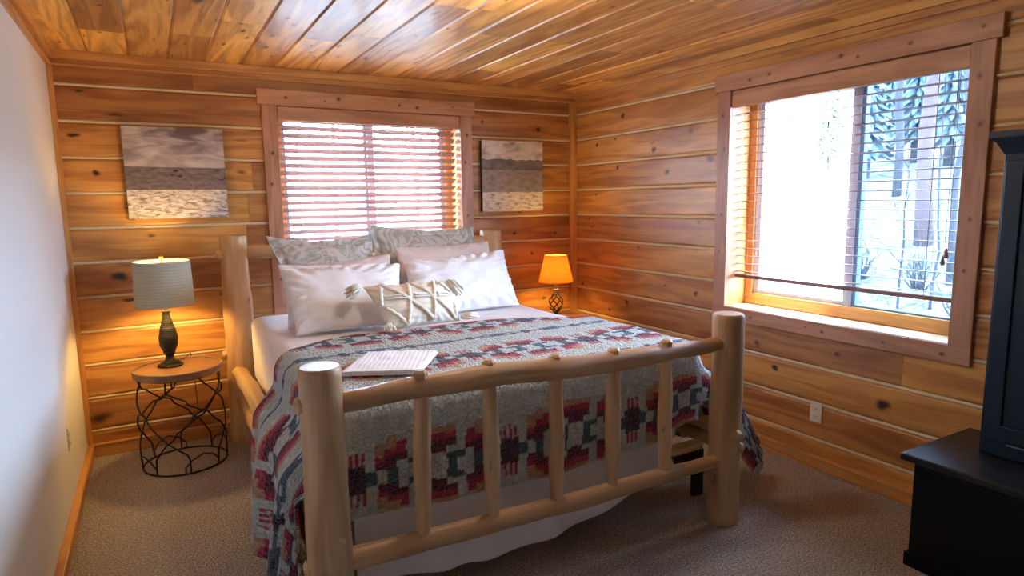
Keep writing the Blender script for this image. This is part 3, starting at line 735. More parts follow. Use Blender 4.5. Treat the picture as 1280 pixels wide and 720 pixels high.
for j in range(nv):
    for i in range(nu): mb.face((idx[j][i], idx[j][i + 1], idx[j + 1][i + 1], idx[j + 1][i]))
sh = mb.build('bed_sheet', M['sheet'], None, 180, recalc=False)
tag(sh, 'plain white bed sheet under the patterned blanket hanging low at foot', 'sheet')

# blanket pattern, drawn as stepped cells
PAL = {'.': (.62, .69, .69), 'g': (.62, .71, .73), 'M': (.14, .010, .042), 'P': (.06, .02, .055), 'R': (.52, .018, .065), 'O': (.62, .33, .19), 'C': (.62, .55, .45), 'T': (.05, .12, .17), 'B': (.10, .15, .24), 'K': (.62, .10, .14), 'W': (.62, .62, .60)}
MAIN = ['PT.T..T.', 'P.MM.TT.', 'R.RMM..M', 'R.ORR.MM', '..OOR.RR', '...OC.OO']
SEP = ['................', '.CC..C....C..CC.', '................', 'g..gg....gg..g..', '....g..g....g...', 'BBB....PP..BBBBB', 'PBBBBBPPBBBB..BB', 'BBB....PP..BBBBB', '..g......g......', 'g....gg....g..g.', '................', '.C...CC...C.CC..', '................', '................', '................']
CELL = .0200
def pat(u, v):
    u += .006 * nz(u * 30, v * 30, 1) + .010 * nz(u * 7, v * 7, 5); v += .004 * nz(u * 30, v * 30, 7) + .012 * nz(u * 6, v * 6, 9)
    c = min(15, int(math.floor(abs(((u / CELL) % 32) - 16))))
    r = (v / .0155) % 40
    if r < 20: 
        q = min(5, int(abs(r - 10) * .6)); c2 = int(c / 2); k = MAIN[q][c2]
        if c2 == 0: k = ('P' if q < 2 else 'R' if q < 4 and abs(((u / CELL * 1.7) % 2) - 1) > .42 else '.')
    
    else: k = SEP[min(14, int((r - 20) * 15 / 20))][c]
    a = Vector(PAL[k]); s = 1 + .22 * nz(u * 60, v * 60, 3)
    if k in '.g': a = a.lerp(Vector((.66, .66, .60)), .5 + .5 * nz(u * 4, v * 4, 8))
    return tuple(max(0, x * s) for x in a)
RB = (MX0 + .045, MX1 - .045, MY0 + .095, 5.0)
mb = MB(); mb.col = []
YH0 = 3.225                                   # head edge of the blanket
UL, UR, VF = RB[0] - .78, RB[1] + .70, RB[2] - .50
nu, nv = 430, 215; idx = []
def bl_flare(nx_, k, cy):
    foot = sstep(3.0, 2.15, cy)
    rail = .085 * sstep(.05, .20, k)
    if nx_ < 0: return rail + k * (.02 + .13 * foot)
    return rail * 1.4 + k * (.03 + .72 * foot * sstep(3.0, 2.1, cy))
for j in range(nv + 1):
    tv = j / nv; row = []
    for i in range(nu + 1):
        u = lerp(UL, UR, i / nu)
        vh = YH0 + .045 * math.sin((u - .4) * 1.9) + .02 * nz(u * 3, 1, 4) - .14 * sstep(.80, .45, u) - .18 * sstep(1.75, 2.25, u)
        if u < RB[0]: vh += .20 * sstep(RB[0] - .05, RB[0] - .62, u)
        v = lerp(VF, vh, tv)
        p, L, (nx_, ny_) = drape(u, v, RB, MZ + .030, .085, bl_flare, .004)
        k = max(0, L - .13)
        if L > .02:
            fold = min(1, k / .35)
            if abs(nx_) > .6:
                w = .022 * math.sin(v * 17 + 2.2 * nz(v * 2, 1, 6)) * fold + .016 * math.sin(v * 31 + 1) * fold
                w += .05 * math.exp(-((v - 2.75) / .16) ** 2) * fold * (1 if nx_ < 0 else 0)
                p.x += -w if nx_ < 0 else w
            else:
                p.y += .004 * math.sin(u * 12) * fold
                p.z += .018 * math.sin(u * 3.1 + .6) * fold + .05 * sstep(1.95, 2.2, u) * fold + .012 * nz(u * 6, 2, 2) * fold
        if L > .2 and p.z < .60:
            t_ = sstep(.60, .54, p.z)
            if nx_ < -.2: p.x = lerp(p.x, min(p.x, .355), t_)
            elif nx_ > .2: p.x = lerp(p.x, max(p.x, 2.415), t_)
            elif nx_ < 0: p.x = lerp(p.x, max(p.x, .505), t_)
            elif nx_ > 0: p.x = lerp(p.x, min(p.x, 2.262), t_)
        p.z += .006 * nz(u * 4, v * 4, 11) * (1 if L < .05 else .3) + .0025 * nz(u * 40, v * 40, 2)
        p.z = max(p.z, .03)
        row.append(mb.vert(p, (u, v, 0))); mb.col.append(pat(u - .54 + .30, RB[2] - v - .200))
    idx.append(row)
for j in range(nv):
    for i in range(nu):
        q = (idx[j][i], idx[j][i + 1], idx[j + 1][i + 1], idx[j + 1][i])
        xs = [mb.v[k].x for k in q]
        if max(xs) - min(xs) < .05: mb.face(q)          # the cloth is slit where it passes each side rail
bk_ = mb.build('sherpa_blanket', M['sherpa'], None, 180, recalc=False)
md = bk_.modifiers.new('Solidify', 'SOLIDIFY'); md.thickness = .012; md.offset = 0
tag(bk_, 'fleecy blanket with maroon, red and teal stepped motifs over the bed foot', 'blanket')

# folded towel
ta, tb, tc_ = Vector((.597, 2.462, 0)), Vector((.80, 2.755, 0)), Vector((1.08, 2.608, 0))
tu, tv_ = (tc_ - tb), (tb - ta)
mb = MB(); o0 = ta
def tw(w):
    s, t, z = w.x, w.y, w.z
    p = o0 + tu * s + tv_ * t; return Vector((p.x, p.y, MZ + .0465 + z + .004 * nz(s * 5, t * 5, 1)))
base_n = len(mb.v)
for lay in range(3):
    z0 = lay * .0065; k0 = len(mb.v)
    rbox(mb, .0 + .01 * lay, 1.0 - .015 * lay, .0, 1.0 - .02 * lay, z0, z0 + .0063, .003, 40, 40, 3, fn=tw)
for i in range(len(mb.v)):
    q = mb.v[i] - o0; mb.wc[i] = (q.dot(tu.normalized()), q.dot(tv_.normalized()), q.z)
tag(mb.build('folded_towel', M['towel'], None, 180), 'folded white ribbed towel lying on the patterned blanket', 'towel')

# ------------------------------------------------------------------ pillows
def pillow(name, TL, TR, BR, BL, T, mat, label, cat='pillow', seed=0, res=44, flange=0.0, wr=.006, group=None, sag=.2, root=None, slouch=.06):
    TL, TR, BR, BL = map(Vector, (TL, TR, BR, BL)); mb = MB()
    nrm = ((TR - TL).cross(BL - TL)).normalized()
    if nrm.y > 0: nrm = -nrm
    W_, H_ = ((TR - TL).length + (BR - BL).length) / 2, ((TL - BL).length + (TR - BR).length) / 2
    def surf(s, t, side):                    # s,t in -1..1, t=+1 top
        core = 1 - flange
        a, b = min(1, abs(s) / (1 - flange * H_ / W_)), min(1, abs(t) / core)
        th = max(0, (1 - a ** 2.6)) ** .55 * max(0, (1 - b ** 2.6)) ** .55
        s2 = s * (1 - .045 * (1 - t * t)) ; t2 = t * (1 - slouch * (1 - s * s))
        x, y = (s2 + 1) / 2, (t2 + 1) / 2
        p = BL.lerp(BR, x).lerp(TL.lerp(TR, x), y)
        bul = T / 2 * th * (1 - sag * t2 * .5)
        edge = max(abs(s), abs(t))
        rad = wr * (nz(s * 3 + seed, t * 3, seed) + .55 * nz(s * 1.7 + seed, t * 8 + s * 2, seed + 3) + .9 * abs(nz(s * 5 + seed * 2, t * 2.5 + 4, 2)) * edge)
        pk = math.sin(math.atan2(t, s) * 26 + 4 * nz(s * 2, t * 2, seed)) * wr * .8 * sstep(.55, .95, edge) * (th > .02)
        fl = 0
        if flange: fl = .030 * nz(s * 4 + seed, t * 4, 5) * sstep(core, 1, edge)
        return p + nrm * (side * (bul + .0025) + (rad + pk) * (1 if side > 0 else .3) + fl)
    n = res; F = {}
    for side in (1, -1):
        for j in range(n + 1):
            for i in range(n + 1):
                # denser toward the edges
                s = math.sin((i / n - .5) * PI); t = math.sin((j / n - .5) * PI); s = lerp(s, (i / n * 2 - 1), .5); t = lerp(t, (j / n * 2 - 1), .5)
                F[side, i, j] = mb.vert(surf(s, t, side), (s * W_ / 2, t * H_ / 2, side * .05))
    for side in (1, -1):
        for j in range(n):
            for i in range(n):
                q = [F[side, i, j], F[side, i + 1, j], F[side, i + 1, j + 1], F[side, i, j + 1]]; mb.face(q if side > 0 else q[::-1])
    for i in range(n):
        mb.face((F[1, i, 0], F[-1, i, 0], F[-1, i + 1, 0], F[1, i + 1, 0])); mb.face((F[1, i, n], F[1, i + 1, n], F[-1, i + 1, n], F[-1, i, n]))
        mb.face((F[1, 0, i], F[1, 0, i + 1], F[-1, 0, i + 1], F[-1, 0, i])); mb.face((F[1, n, i], F[-1, n, i], F[-1, n, i + 1], F[1, n, i + 1]))
    o = mb.build(name, mat, root, 180)
    if root is None: tag(o, label, cat, group)
    return o, surf
PZ = MZ + .020
pillow('pillow', (.615, 3.80, 1.205), (1.325, 3.77, 1.195), (1.235, 3.50, PZ), (.630, 3.50, PZ), .15, M['whitecase'], 'white pillow at front left, leaning behind the tufted cushion', seed=1.3, wr=.014, group='white pillows on the bed')
pillow('pillow', (1.40, 3.93, 1.185), (2.165, 3.965, 1.222), (2.135, 3.70, PZ), (1.335, 3.62, PZ), .15, M['whitecase'], 'wide white pillow at right with one pointed corner near the lamp', seed=5.1, wr=.016, group='white pillows on the bed')
pillow('pillow', (.632, 3.955, 1.212), (1.30, 3.955, 1.19), (1.27, 3.72, PZ), (.625, 3.72, PZ), .10, M['whitecase'], 'white pillow mostly hidden, only its left edge showing', seed=9.4, group='white pillows on the bed')
pillow('pillow', (.72, 4.085, 1.185), (1.365, 4.08, 1.232), (1.33, 3.88, PZ), (.72, 3.88, PZ), .10, M['pink'], 'blush pillow, a sliver above the front left white pillow', seed=3.3, wr=.004, group='blush pillows on the bed')
pillow('pillow', (1.405, 4.10, 1.272), (2.125, 4.13, 1.282), (2.12, 3.90, PZ), (1.39, 3.88, PZ), .11, M['pink'], 'blush textured pillow peeking over the right white pillow', seed=7.7, wr=.005, group='blush pillows on the bed')
def sham(TL, TR, BR, BL, label, seed):
    return pillow('pillow_sham', TL, TR, BR, BL, .13, M['paisley'], label, 'pillow', seed, 48, .16, .012, slouch=.13, group='paisley pillows at the headboard')
sham((.615, 4.265, 1.372), (1.305, 4.27, 1.352), (1.30, 4.07, PZ), (.76, 4.07, PZ), 'sage paisley flanged pillow at back left below the blind', 2.2)
sham((1.29, 4.33, 1.425), (2.11, 4.32, 1.385), (2.06, 4.19, PZ), (1.34, 4.19, PZ), 'sage paisley flanged pillow at back right beside the headboard post', 6.4)
# tufted lumbar cushion with corner tassels
lum = thing('lumbar_cushion', (1.27, 3.34, PZ), 'cream tufted cushion with diamond braid and corner tassels', 'cushion')
bo, bs = pillow('cushion_cover', (.985, 3.435, 1.115), (1.500, 3.445, 1.112), (1.525, 3.335, PZ + .012), (1.078, 3.285, PZ + .012), .13, M['cream'], '', seed=4.4, wr=.007, root=lum)
mb = MB()
def braid(pts, r=.0115):
    out = []
    for (a, b) in zip(pts, pts[1:]):
        for k in range(12):
            x, y = lerp(a[0], b[0], k / 12), lerp(a[1], b[1], k / 12); out.append((x, y))
    out.append(pts[-1]); P = [bs(x * 2 - 1, y * 2 - 1, 1) + Vector((0, -.003, .002)) for x, y in out]
    tube(mb, P, [r * (1 + .28 * math.sin(i * 2.3)) for i in range(len(P))], 8)
for ln in ([(.16, .97), (.38, .52), (.60, .04)], [(.51, .97), (.70, .52), (.93, .04)], [(.83, .97), (.97, .66)], [(.24, .02), (.38, .52), (.47, .97)], [(.60, .04), (.70, .52), (.79, .97)], [(.93, .04), (.985, .4)], [(.03, .50), (.16, .97)], [(.06, .42), (.24, .02)]): braid(ln)
for yy in (.62, .55):
    braid([(.45, yy), (.64, yy)], .007); braid([(.76, yy), (.95, yy)], .007); braid([(.10, yy + .05), (.33, yy)], .006)
mb.build('tufted_braid', M['tuft'], lum, 180)
for (s, t, d) in ((-1, 1, Vector((-.9, -.3, -.2))), (1, 1, Vector((.4, -.5, -.5))), (-1, -1, Vector((-.25, -.8, -.02))), (1, -1, Vector((.9, -.35, .03)))):
    c = bs(s, t, 1); c.z = max(c.z, PZ + .035); mb = MB(); d = d.normalized(); R5 = random.Random(int(s * 3 + t * 7 + 50))
    c2 = c + d * .012
    for k in range(26):
        w = Vector((R5.gauss(0, 1), R5.gauss(0, 1), R5.gauss(0, 1))).normalized() * .024
        e = c2 + d * .075 + w * 1.35 + Vector((0, 0, -.012)); e.z = max(e.z, PZ + .032)
        m_ = c2 + d * .03 + w * 1.1; m_.z = max(m_.z, PZ + .030)
        tube(mb, [c2, m_, e], [.006, .0075, .0045], 6)
    tube(mb, [c2 - d * .01, c2, c2 + d * .012, c2 + d * .02], [.008, .014, .014, .008], 10)
    mb.build('tassel', M['tuft'], lum, 180)

# ------------------------------------------------------------------ tray tables
def tray_table(cx, cy, rot, label, r=.245, zt=.612):
    t = thing('tray_table', (cx, cy, 0), label, 'side table', 'round tray tables beside the bed'); R6 = random.Random(5)
    mb = MB(); lathe(mb, [(.01, zt - .022), (r - .014, zt - .022), (r - .014, zt - .012), (.01, zt - .012)], (cx, cy, 0), 56); mb.build('tray_floor', M['tray'], t, 30)
    mb = MB(); lathe(mb, [(r - .013, zt - .042), (r - .002, zt - .042), (r + .001, zt - .02), (r, zt - .004), (r - .005, zt), (r - .012, zt - .001), (r - .014, zt - .006), (r - .013, zt - .042)], (cx, cy, 0), 72, cap0=False, cap1=False); mb.build('tray_rim', M['rim'], t, 40)
    def ring(name, rr, z, w=.0048):
        mb = MB(); tube(mb, [(cx + rr * math.cos(a), cy + rr * math.sin(a), z) for a in [2 * PI * k / 72 for k in range(72)]], w, 8, closed=True); return mb.build(name, M['iron'], t, 180)
    ring('top_ring', .222, zt - .046); ring('base_ring', .232, .006, .006)
    mb = MB()
    ra = lambda z: .222 + .010 * (1 - z / .56) + .012 * math.sin(PI * z / .56)
    def wire(seq, w=.0052):
        P = []
        for (a0, z0), (a1, z1) in zip(seq, seq[1:]):
            for k in range(6):
                a = lerp(a0, a1, k / 6); z = lerp(z0, z1, k / 6); P.append((a, z))
        P.append(seq[-1]); tube(mb, [(cx + ra(z) * math.cos(a), cy + ra(z) * math.sin(a), z) for a, z in P], w, 7)
    for k in range(4):
        a = rot + k * 2 * PI / 4; J = lambda s: R6.uniform(-s, s); q = .785
        wire([(a, .566), (a, .50), (a + q * .55 + J(.05), .445), (a + q * .62, .42), (a + q * 1.0, .375 + J(.01)), (a + q * 1.2, .362), (a + q * 1.45, .30), (a + q * 1.75, .245 + J(.02)), (a + q * 2.0, .20), (a + q * 2.15, .175), (a + q * 2.5, .12), (a + q * 2.55, .09), (a + q * 2.55, .006)])
        wire([(a + q * .2, .566), (a + q * .2, .53), (a - q * .15, .47), (a - q * .4, .445 + J(.02)), (a - q * .9, .375), (a - q * 1.25, .35), (a - q * 1.35, .315), (a - q * 1.75, .26), (a - q * 1.85, .225), (a - q * 2.1, .19), (a - q * 2.45, .105), (a - q * 2.5, .006)])
        wire([(a + q * .95, .11), (a + q * .62, .085), (a + q * .4, .045), (a + q * .4, .006)], .0045); wire([(a + q * .95, .11), (a + q * 1.3, .085), (a + q * 1.5, .045), (a + q * 1.5, .006)], .0045)
    mb.build('wire_cage', M['iron'], t, 180)
    return t
tray_table(.068, 4.275, 4.35, 'round wooden tray table on dark branch wire cage, by the white wall')
tray_table(2.945, 4.255, 4.0, 'round wooden tray table in the far corner, largely hidden behind the bed')

# ------------------------------------------------------------------ lamps
TZ = .6008
lx, ly = .030, 4.35
lp = thing('table_lamp', (lx, ly, TZ), 'table lamp with grey pleated drum shade on dark ribbed vase base', 'lamp')
mb = MB(); lathe(mb, [(.001, 0), (.070, 0), (.072, .006), (.066, .012), (.055, .018), (.052, .026), (.034, .032), (.026, .042)], (lx, ly, TZ), 40, cap1=False); mb.build('lamp_base', M['bronze'], lp, 40)
prof = []
for k in range(121):
    z = .04 + .30 * k / 120; t = k / 120
    pr_ = [(0, .026), (.06, .022), (.16, .034), (.32, .050), (.45, .052), (.6, .044), (.75, .031), (.87, .021), (.95, .021), (1, .024)]
    for (a, ra_), (b, rb_) in zip(pr_, pr_[1:]):
        if a <= t <= b + 1e-9: q = (t - a) / (b - a); r_ = lerp(ra_, rb_, q * q * (3 - 2 * q)); break
    rib = .0022 * abs(math.sin(t * PI * 24)) if .14 < t < .9 else 0
    prof.append((r_ + rib, z))
mb = MB(); lathe(mb, prof, (lx, ly, TZ), 36); mb.build('lamp_body', M['bronze'], lp, 35)
SZ0, SZ1 = .977 - TZ, 1.245 - TZ
prof = []
for k in range(15 * 8 + 1):
    t = k / 120; prof.append((lerp(.161, .153, t) + .0022 * abs(math.sin(t * PI * 15)), lerp(SZ0, SZ1, t)))
mb = MB(); lathe(mb, prof, (lx, ly, TZ), 64, cap0=False, cap1=False); lathe(mb, [(.156, SZ0), (.148, SZ1)], (lx, ly, TZ), 64, cap0=False, cap1=False, m=1)
lathe(mb, [(.158, SZ0), (.1555, SZ0)], (lx, ly, TZ), 64, cap0=False, cap1=False); lathe(mb, [(.154, SZ1), (.1478, SZ1)], (lx, ly, TZ), 64, cap0=False, cap1=False)
mb.build('lamp_shade', [M['shade_grey'], M['shade_lining']], lp, 60, recalc=False)
mb = MB(); tube(mb, [(lx, ly, TZ + .33), (lx, ly, TZ + .42)], .012, 12); mb.build('socket', M['brass'], lp)
mb = MB()
for k in range(3):
    a = k * 2.094 + .4; tube(mb, [(lx, ly, TZ + SZ1 - .012), (lx + .15 * math.cos(a), ly + .15 * math.sin(a), TZ + SZ1 - .006)], .002, 6)
for s in (-1, 1): tube(mb, [(lx + .01 * s, ly, TZ + .40), (lx + .045 * s, ly, TZ + .45), (lx + .045 * s, ly, TZ + .56), (lx, ly, TZ + SZ1 - .01)], .002, 6)
mb.build('shade_harp', M['brass'], lp)
mb = MB(); lathe(mb, [(.004, SZ1 - .012), (.007, SZ1), (.004, SZ1 + .006), (.012, SZ1 + .018), (.013, SZ1 + .026), (.003, SZ1 + .03)], (lx, ly, TZ), 12); mb.build('finial', M['brass'], lp, 40)
BP = [(.008, .0), (.014, .012), (.028, .035), (.031, .055), (.024, .074), (.010, .085)]
mb = MB(); lathe(mb, [(r, z + .42) for r, z in BP], (lx, ly, TZ), 20); mb.build('bulb', M['bulb'], lp, 180)
mb = MB(); tube(mb, [(lx + .02, ly + .05, TZ + .008), (lx + .08, ly + .11, TZ + .008), (lx + .10, ly + .13, TZ + .024), (lx + .12, ly + .215, TZ + .02), (lx + .13, ly + .24, TZ - .05), (lx + .14, ly + .265, .2)], .0025, 6); mb.build('power_cord', M['iron'], lp)

mx_, my_ = 2.865, 4.35
l2 = thing('table_lamp', (mx_, my_, TZ), 'small lit lamp with amber shade on twisted cage base in the corner', 'lamp')
mb = MB(); lathe(mb, [(.001, 0), (.062, 0), (.062, .008), (.045, .016), (.022, .022), (.016, .034), (.02, .045), (.012, .055)], (mx_, my_, TZ), 32); mb.build('lamp_base', M['bronze'], l2, 40)
mb = MB()
for k in range(6):
    P = []
    for i in range(25):
        t = i / 24; r_ = .012 + .046 * math.sin(PI * t) ** .8; a = k * PI / 3 + t * 2.4; P.append((mx_ + r_ * math.cos(a), my_ + r_ * math.sin(a), TZ + .05 + .155 * t))
    tube(mb, P, .0052, 7)
mb.build('twisted_cage', M['bronze'], l2, 180)
mb = MB(); lathe(mb, [(.010, .20), (.018, .206), (.018, .225), (.024, .23), (.024, .242), (.014, .246)], (mx_, my_, TZ), 24); mb.build('neck', M['brass'], l2, 40)
mb = MB(); tube(mb, [(mx_, my_, TZ + .24), (mx_, my_, TZ + .36)], .013, 12); mb.build('socket', M['brass'], l2)
mb = MB(); lathe(mb, [(.143, .305), (.092, .522)], (mx_, my_, TZ), 56, cap0=False, cap1=False); lathe(mb, [(.141, .305), (.090, .522)], (mx_, my_, TZ), 56, cap0=False, cap1=False)
lathe(mb, [(.144, .303), (.144, .311)], (mx_, my_, TZ), 56, cap0=False, cap1=False); lathe(mb, [(.0935, .515), (.0930, .5235)], (mx_, my_, TZ), 56, cap0=False, cap1=False)
mb.build('lamp_shade', M['shade_amber'], l2, 60, recalc=False)
mb = MB(); lathe(mb, [(r, z + .36) for r, z in BP], (mx_, my_, TZ), 20); mb.build('bulb', M['bulb_small'], l2, 180)

# ------------------------------------------------------------------ wall things
def canvas(x0, x1, z0, z1, pm, label):
    r = thing('canvas_print', ((x0 + x1) / 2, YB, (z0 + z1) / 2), label, 'picture', 'square prairie canvases')
    mb = MB()
    I = [mb.vert(MBk(x, .040, z), (u, v, 0)) for x, z, u, v in ((x0, z0, 0, 0), (x1, z0, 1, 0), (x1, z1, 1, 1), (x0, z1, 0, 1))]; mb.face(I)
    mb.build('print', pm, r, recalc=False)
    mb = MB(); box(mb, x0, x1, .001, .0398, z0, z1, MBk); mb.build('stretched_edge', M['canvasedge'], r)
canvas(-.121, .447, 1.495, 2.062, M['pic1'], 'square sepia prairie canvas above the grey lamp')
canvas(2.346, 2.922, 1.487, 2.056, M['pic2'], 'square sepia storm cloud canvas above the amber lamp')
def outlet(Mf, s, z, label):
    r = thing('wall_outlet', Mf(s, 0, z), label, 'outlet', 'wall outlets')
    mb = MB(); box(mb, s - .037, s + .037, .0, .007, z - .06, z + .06, Mf); mb.build('cover_plate', M['plate'], r, bevel=.003)
    for dz in (-.024, .024):
        mb = MB(); box(mb, s - .016, s + .016, .006, .0095, z + dz - .014, z + dz + .014, Mf); rec = mb.build('receptacle', M['plate'], r, bevel=.003)
        mb = MB()
        for q in (-.006, .006): box(mb, s + q - .0012, s + q + .0012, .009, .0101, z + dz - .003, z + dz + .006, Mf)
        box(mb, s - .002, s + .002, .009, .0101, z + dz - .010, z + dz - .006, Mf); mb.build('slots', M['slotdark'], rec)
outlet(MRt, 2.228, .331, 'ivory duplex outlet on the log wall under the wide window')
outlet(MLf, 3.86, .395, 'white outlet low on the painted wall near the tray table')
cl = thing('ceiling_light', (1.41, 2.36, H), 'round lit flush dome light on the plank ceiling', 'ceiling light')
mb = MB(); lathe(mb, [(.14, 0), (.15, -.006), (.15, -.022), (.13, -.024)], (1.41, 2.36, H), 48); mb.build('light_rim', M['nickel'], cl, 40)
mb = MB(); lathe(mb, [(.133, -.023), (.125, -.045), (.10, -.062), (.06, -.074), (.01, -.078)], (1.41, 2.36, H), 48); mb.build('glass_dome', M['dome'], cl, 180)

# ------------------------------------------------------------------ black furniture
X0 = 2.705
dr = thing('dresser', (2.98, .75, 0), 'low glossy black dresser at right edge under the tall cabinet', 'dresser')
mb = MB(); box(mb, X0, 3.22, .10, 1.385, .015, .468); mb.build('carcass', M['black'], dr, bevel=.004)
mb = MB(); box(mb, X0 - .042, 3.225, .06, 1.424, .468, .500); mb.build('dresser_top', M['black_top'], dr, bevel=.006)
mb = MB(); box(mb, X0 - .012, 3.222, .088, 1.397, 0, .06); mb.build('plinth', M['black'], dr, bevel=.004)
for q in (.14, .75):
    mb = MB(); box(mb, X0 - .004, X0 + .002, q, q + .595, .085, .445); mb.build('drawer', M['black'], dr, bevel=.003)
X1 = 2.95
hu = thing('tall_cabinet', (3.08, .75, .5), 'tall black cabinet with flared cornice standing on the dresser', 'cabinet')
M_c = M['cab'] = plain('black_paint_blue_reflection', (.005, .017, .036), .33, 0, var=.2, scale=30)  # black cabinet; the blue of reflected light is mixed into its base colour
mb = MB(); box(mb, X1, 3.215, .22, 1.262, .501, 1.735); mb.build('carcass', M['cab'], hu, bevel=.004)
mb = MB()                                                        # cornice flares outward
pr = [(0, 1.725), (.006, 1.735), (.012, 1.75), (.024, 1.772), (.036, 1.786), (.042, 1.79), (.042, 1.815), (0, 1.815)]
ringp = []
for d, z in pr: ringp.append([mb.vert(p) for p in ((3.215, 1.262 + d, z), (X1 - d, 1.262 + d, z), (X1 - d, .22 - d, z), (3.215, .22 - d, z))])
for A, Bq in zip(ringp, ringp[1:]):
    for k in range(3): mb.face((A[k], A[k + 1], Bq[k + 1], Bq[k]))
mb.face(ringp[-1]); mb.build('cornice', M['cab'], hu)
for (a, b) in ((.235, .735), (.745, 1.247)):
    mb = MB(); w = .062
    for bx in ((a, a + w, .575, 1.70), (b - w, b, .575, 1.70), (a + w, b - w, .575, .575 + w), (a + w, b - w, 1.70 - w, 1.70)): box(mb, X1 - .020, X1, bx[0], bx[1], bx[2], bx[3])
    box(mb, X1 - .008, X1, a + w, b - w, .575 + w, 1.70 - w); d = mb.build('door', M['cab'], hu, bevel=.003)
    mb = MB(); kx = b - .03 if a < .5 else a + .03; lathe(mb, [(.005, 0), (.006, .010), (.012, .014), (.012, .02), (.005, .024)], (X1 - .018, kx, 1.1), 12, M=Matrix.Rotation(-PI / 2, 3, 'Y')); mb.build('knob', M['iron'], d, 40)
mb = MB(); box(mb, X1 - .004, X1 + .001, .30, 1.165, .556, .562); mb.build('metal_strip', M['nickel'], hu)

# ------------------------------------------------------------------ outdoors
def hz(x, y): 
    d = max(0, max(x - 3.6, (y - 5.0)))
    return -.55 + .16 * d + .10 * nz(x * .35, y * .35, 2) + .05 * nz(x * 1.4, y * 1.4, 5)
mb = MB(); g0 = []
for j in range(91):
    row = []
    for i in range(91):
        x, y = lerp(-16, 40, i / 90), lerp(-14, 42, j / 90); row.append(mb.vert((x, y, hz(x, y))))
    g0.append(row)
for j in range(90):
    for i in range(90):
        x, y = lerp(-16, 40, (i + .5) / 90), lerp(-14, 42, (j + .5) / 90)
        if -1.2 < x < 3.2 and -2.4 < y < 4.6: continue
        mb.face((g0[j][i], g0[j][i + 1], g0[j + 1][i + 1], g0[j + 1][i]))
tag(mb.build('hillside', M['hill'], None, 180), 'pale dry grass and snow slope outside the windows', 'ground', kind='structure')
def tree(x, y, h, r, mat, label, seed, spread=.45, nb=14, z1=.3):
    R = random.Random(seed); b = Vector((x, y, hz(x, y) - .05)); t = thing('bare_tree', b, label, 'tree', 'bare trees outside')
    mb = MB(); P = []; n = 9
    for i in range(n): P.append(b + Vector((R.gauss(0, .02) * h * .3 * (i > 0), R.gauss(0, .02) * h * .3 * (i > 0), h * i / (n - 1))))
    tube(mb, P, [lerp(r, r * .25, i / (n - 1)) for i in range(n)], 9); mb.build('trunk', mat, t, 180)
    mb = MB()
    def br(p, d, L, rr, lev):
        pts = [p]; q = p.copy(); dd = d.copy()
        for k in range(4):
            dd = (dd + Vector((R.gauss(0, .2), R.gauss(0, .2), R.gauss(.06, .14)))).normalized(); q = q + dd * L / 4; pts.append(q.copy())
            if lev and R.random() < .9: br(q, (dd + Vector((R.gauss(0, .7), R.gauss(0, .7), R.gauss(.1, .4)))).normalized(), L * .55, rr * .5, lev - 1)
        tube(mb, pts, [rr, rr * .8, rr * .6, rr * .45, rr * .25], 5)
    for k in range(nb):
        f = R.uniform(z1, .95); p = P[int(f * (n - 1))].lerp(P[min(n - 1, int(f * (n - 1)) + 1)], f * (n - 1) % 1); a = R.uniform(0, 6.28)
        br(p, Vector((math.cos(a), math.sin(a), R.uniform(.2, .9))).normalized(), h * spread * R.uniform(.35, .7) * (1.1 - f * .6), r * .28, 2)
    mb.build('branches', M['twig'], t, 180)
def conifer(x, y, h, label, seed):
    R = random.Random(seed); b = Vector((x, y, hz(x, y) - .05)); t = thing('conifer_tree', b, label, 'tree', 'dark conifers up the slope')
    mb = MB(); tube(mb, [b, b + Vector((0, 0, h))], [h * .022, h * .004], 8); mb.build('trunk', M['barkdark'], t, 180)
    mb = MB(); n = 26
    for k in range(n):
        f = .15 + .85 * k / n; z = h * f; rr = h * .15 * (1.12 - f)
        for q in range(13):
            a = q * 2 * PI / 13 + k + R.uniform(-.2, .2); ln = rr * R.uniform(.7, 1.15); w = ln * .11
            d = Vector((math.cos(a), math.sin(a), 0)); s = Vector((-d.y, d.x, 0)); c = b + Vector((0, 0, z))
            i0 = mb.vert(c + Vector((0, 0, .03 * h))); i1 = mb.vert(c + d * ln * .6 + s * w - Vector((0, 0, ln * .3))); i2 = mb.vert(c + d * ln - Vector((0, 0, ln * .55))); i3 = mb.vert(c + d * ln * .6 - s * w - Vector((0, 0, ln * .3))); i4 = mb.vert(c - Vector((0, 0, ln * .25)))
            mb.face((i0, i1, i2, i3)); mb.face((i4, i3, i2, i1)); mb.face((i0, i4, i1)); mb.face((i0, i3, i4))
    mb.build('foliage', M['needle'], t)
def ray_at(px, py, dist):
    d = CR * (px - 640) / 792.586 - CU * (py - 360) / 792.586 + CF; k = dist / math.hypot(d.x, d.y); return Vector((d.x * k, d.y * k, 0))
CR, CU, CF = Vector((0.870363456, -0.492181864, -0.014982242)), Vector((0.080112425, 0.111516899, 0.990528132)), Vector((0.485849208, 0.863319752, -0.136490116))
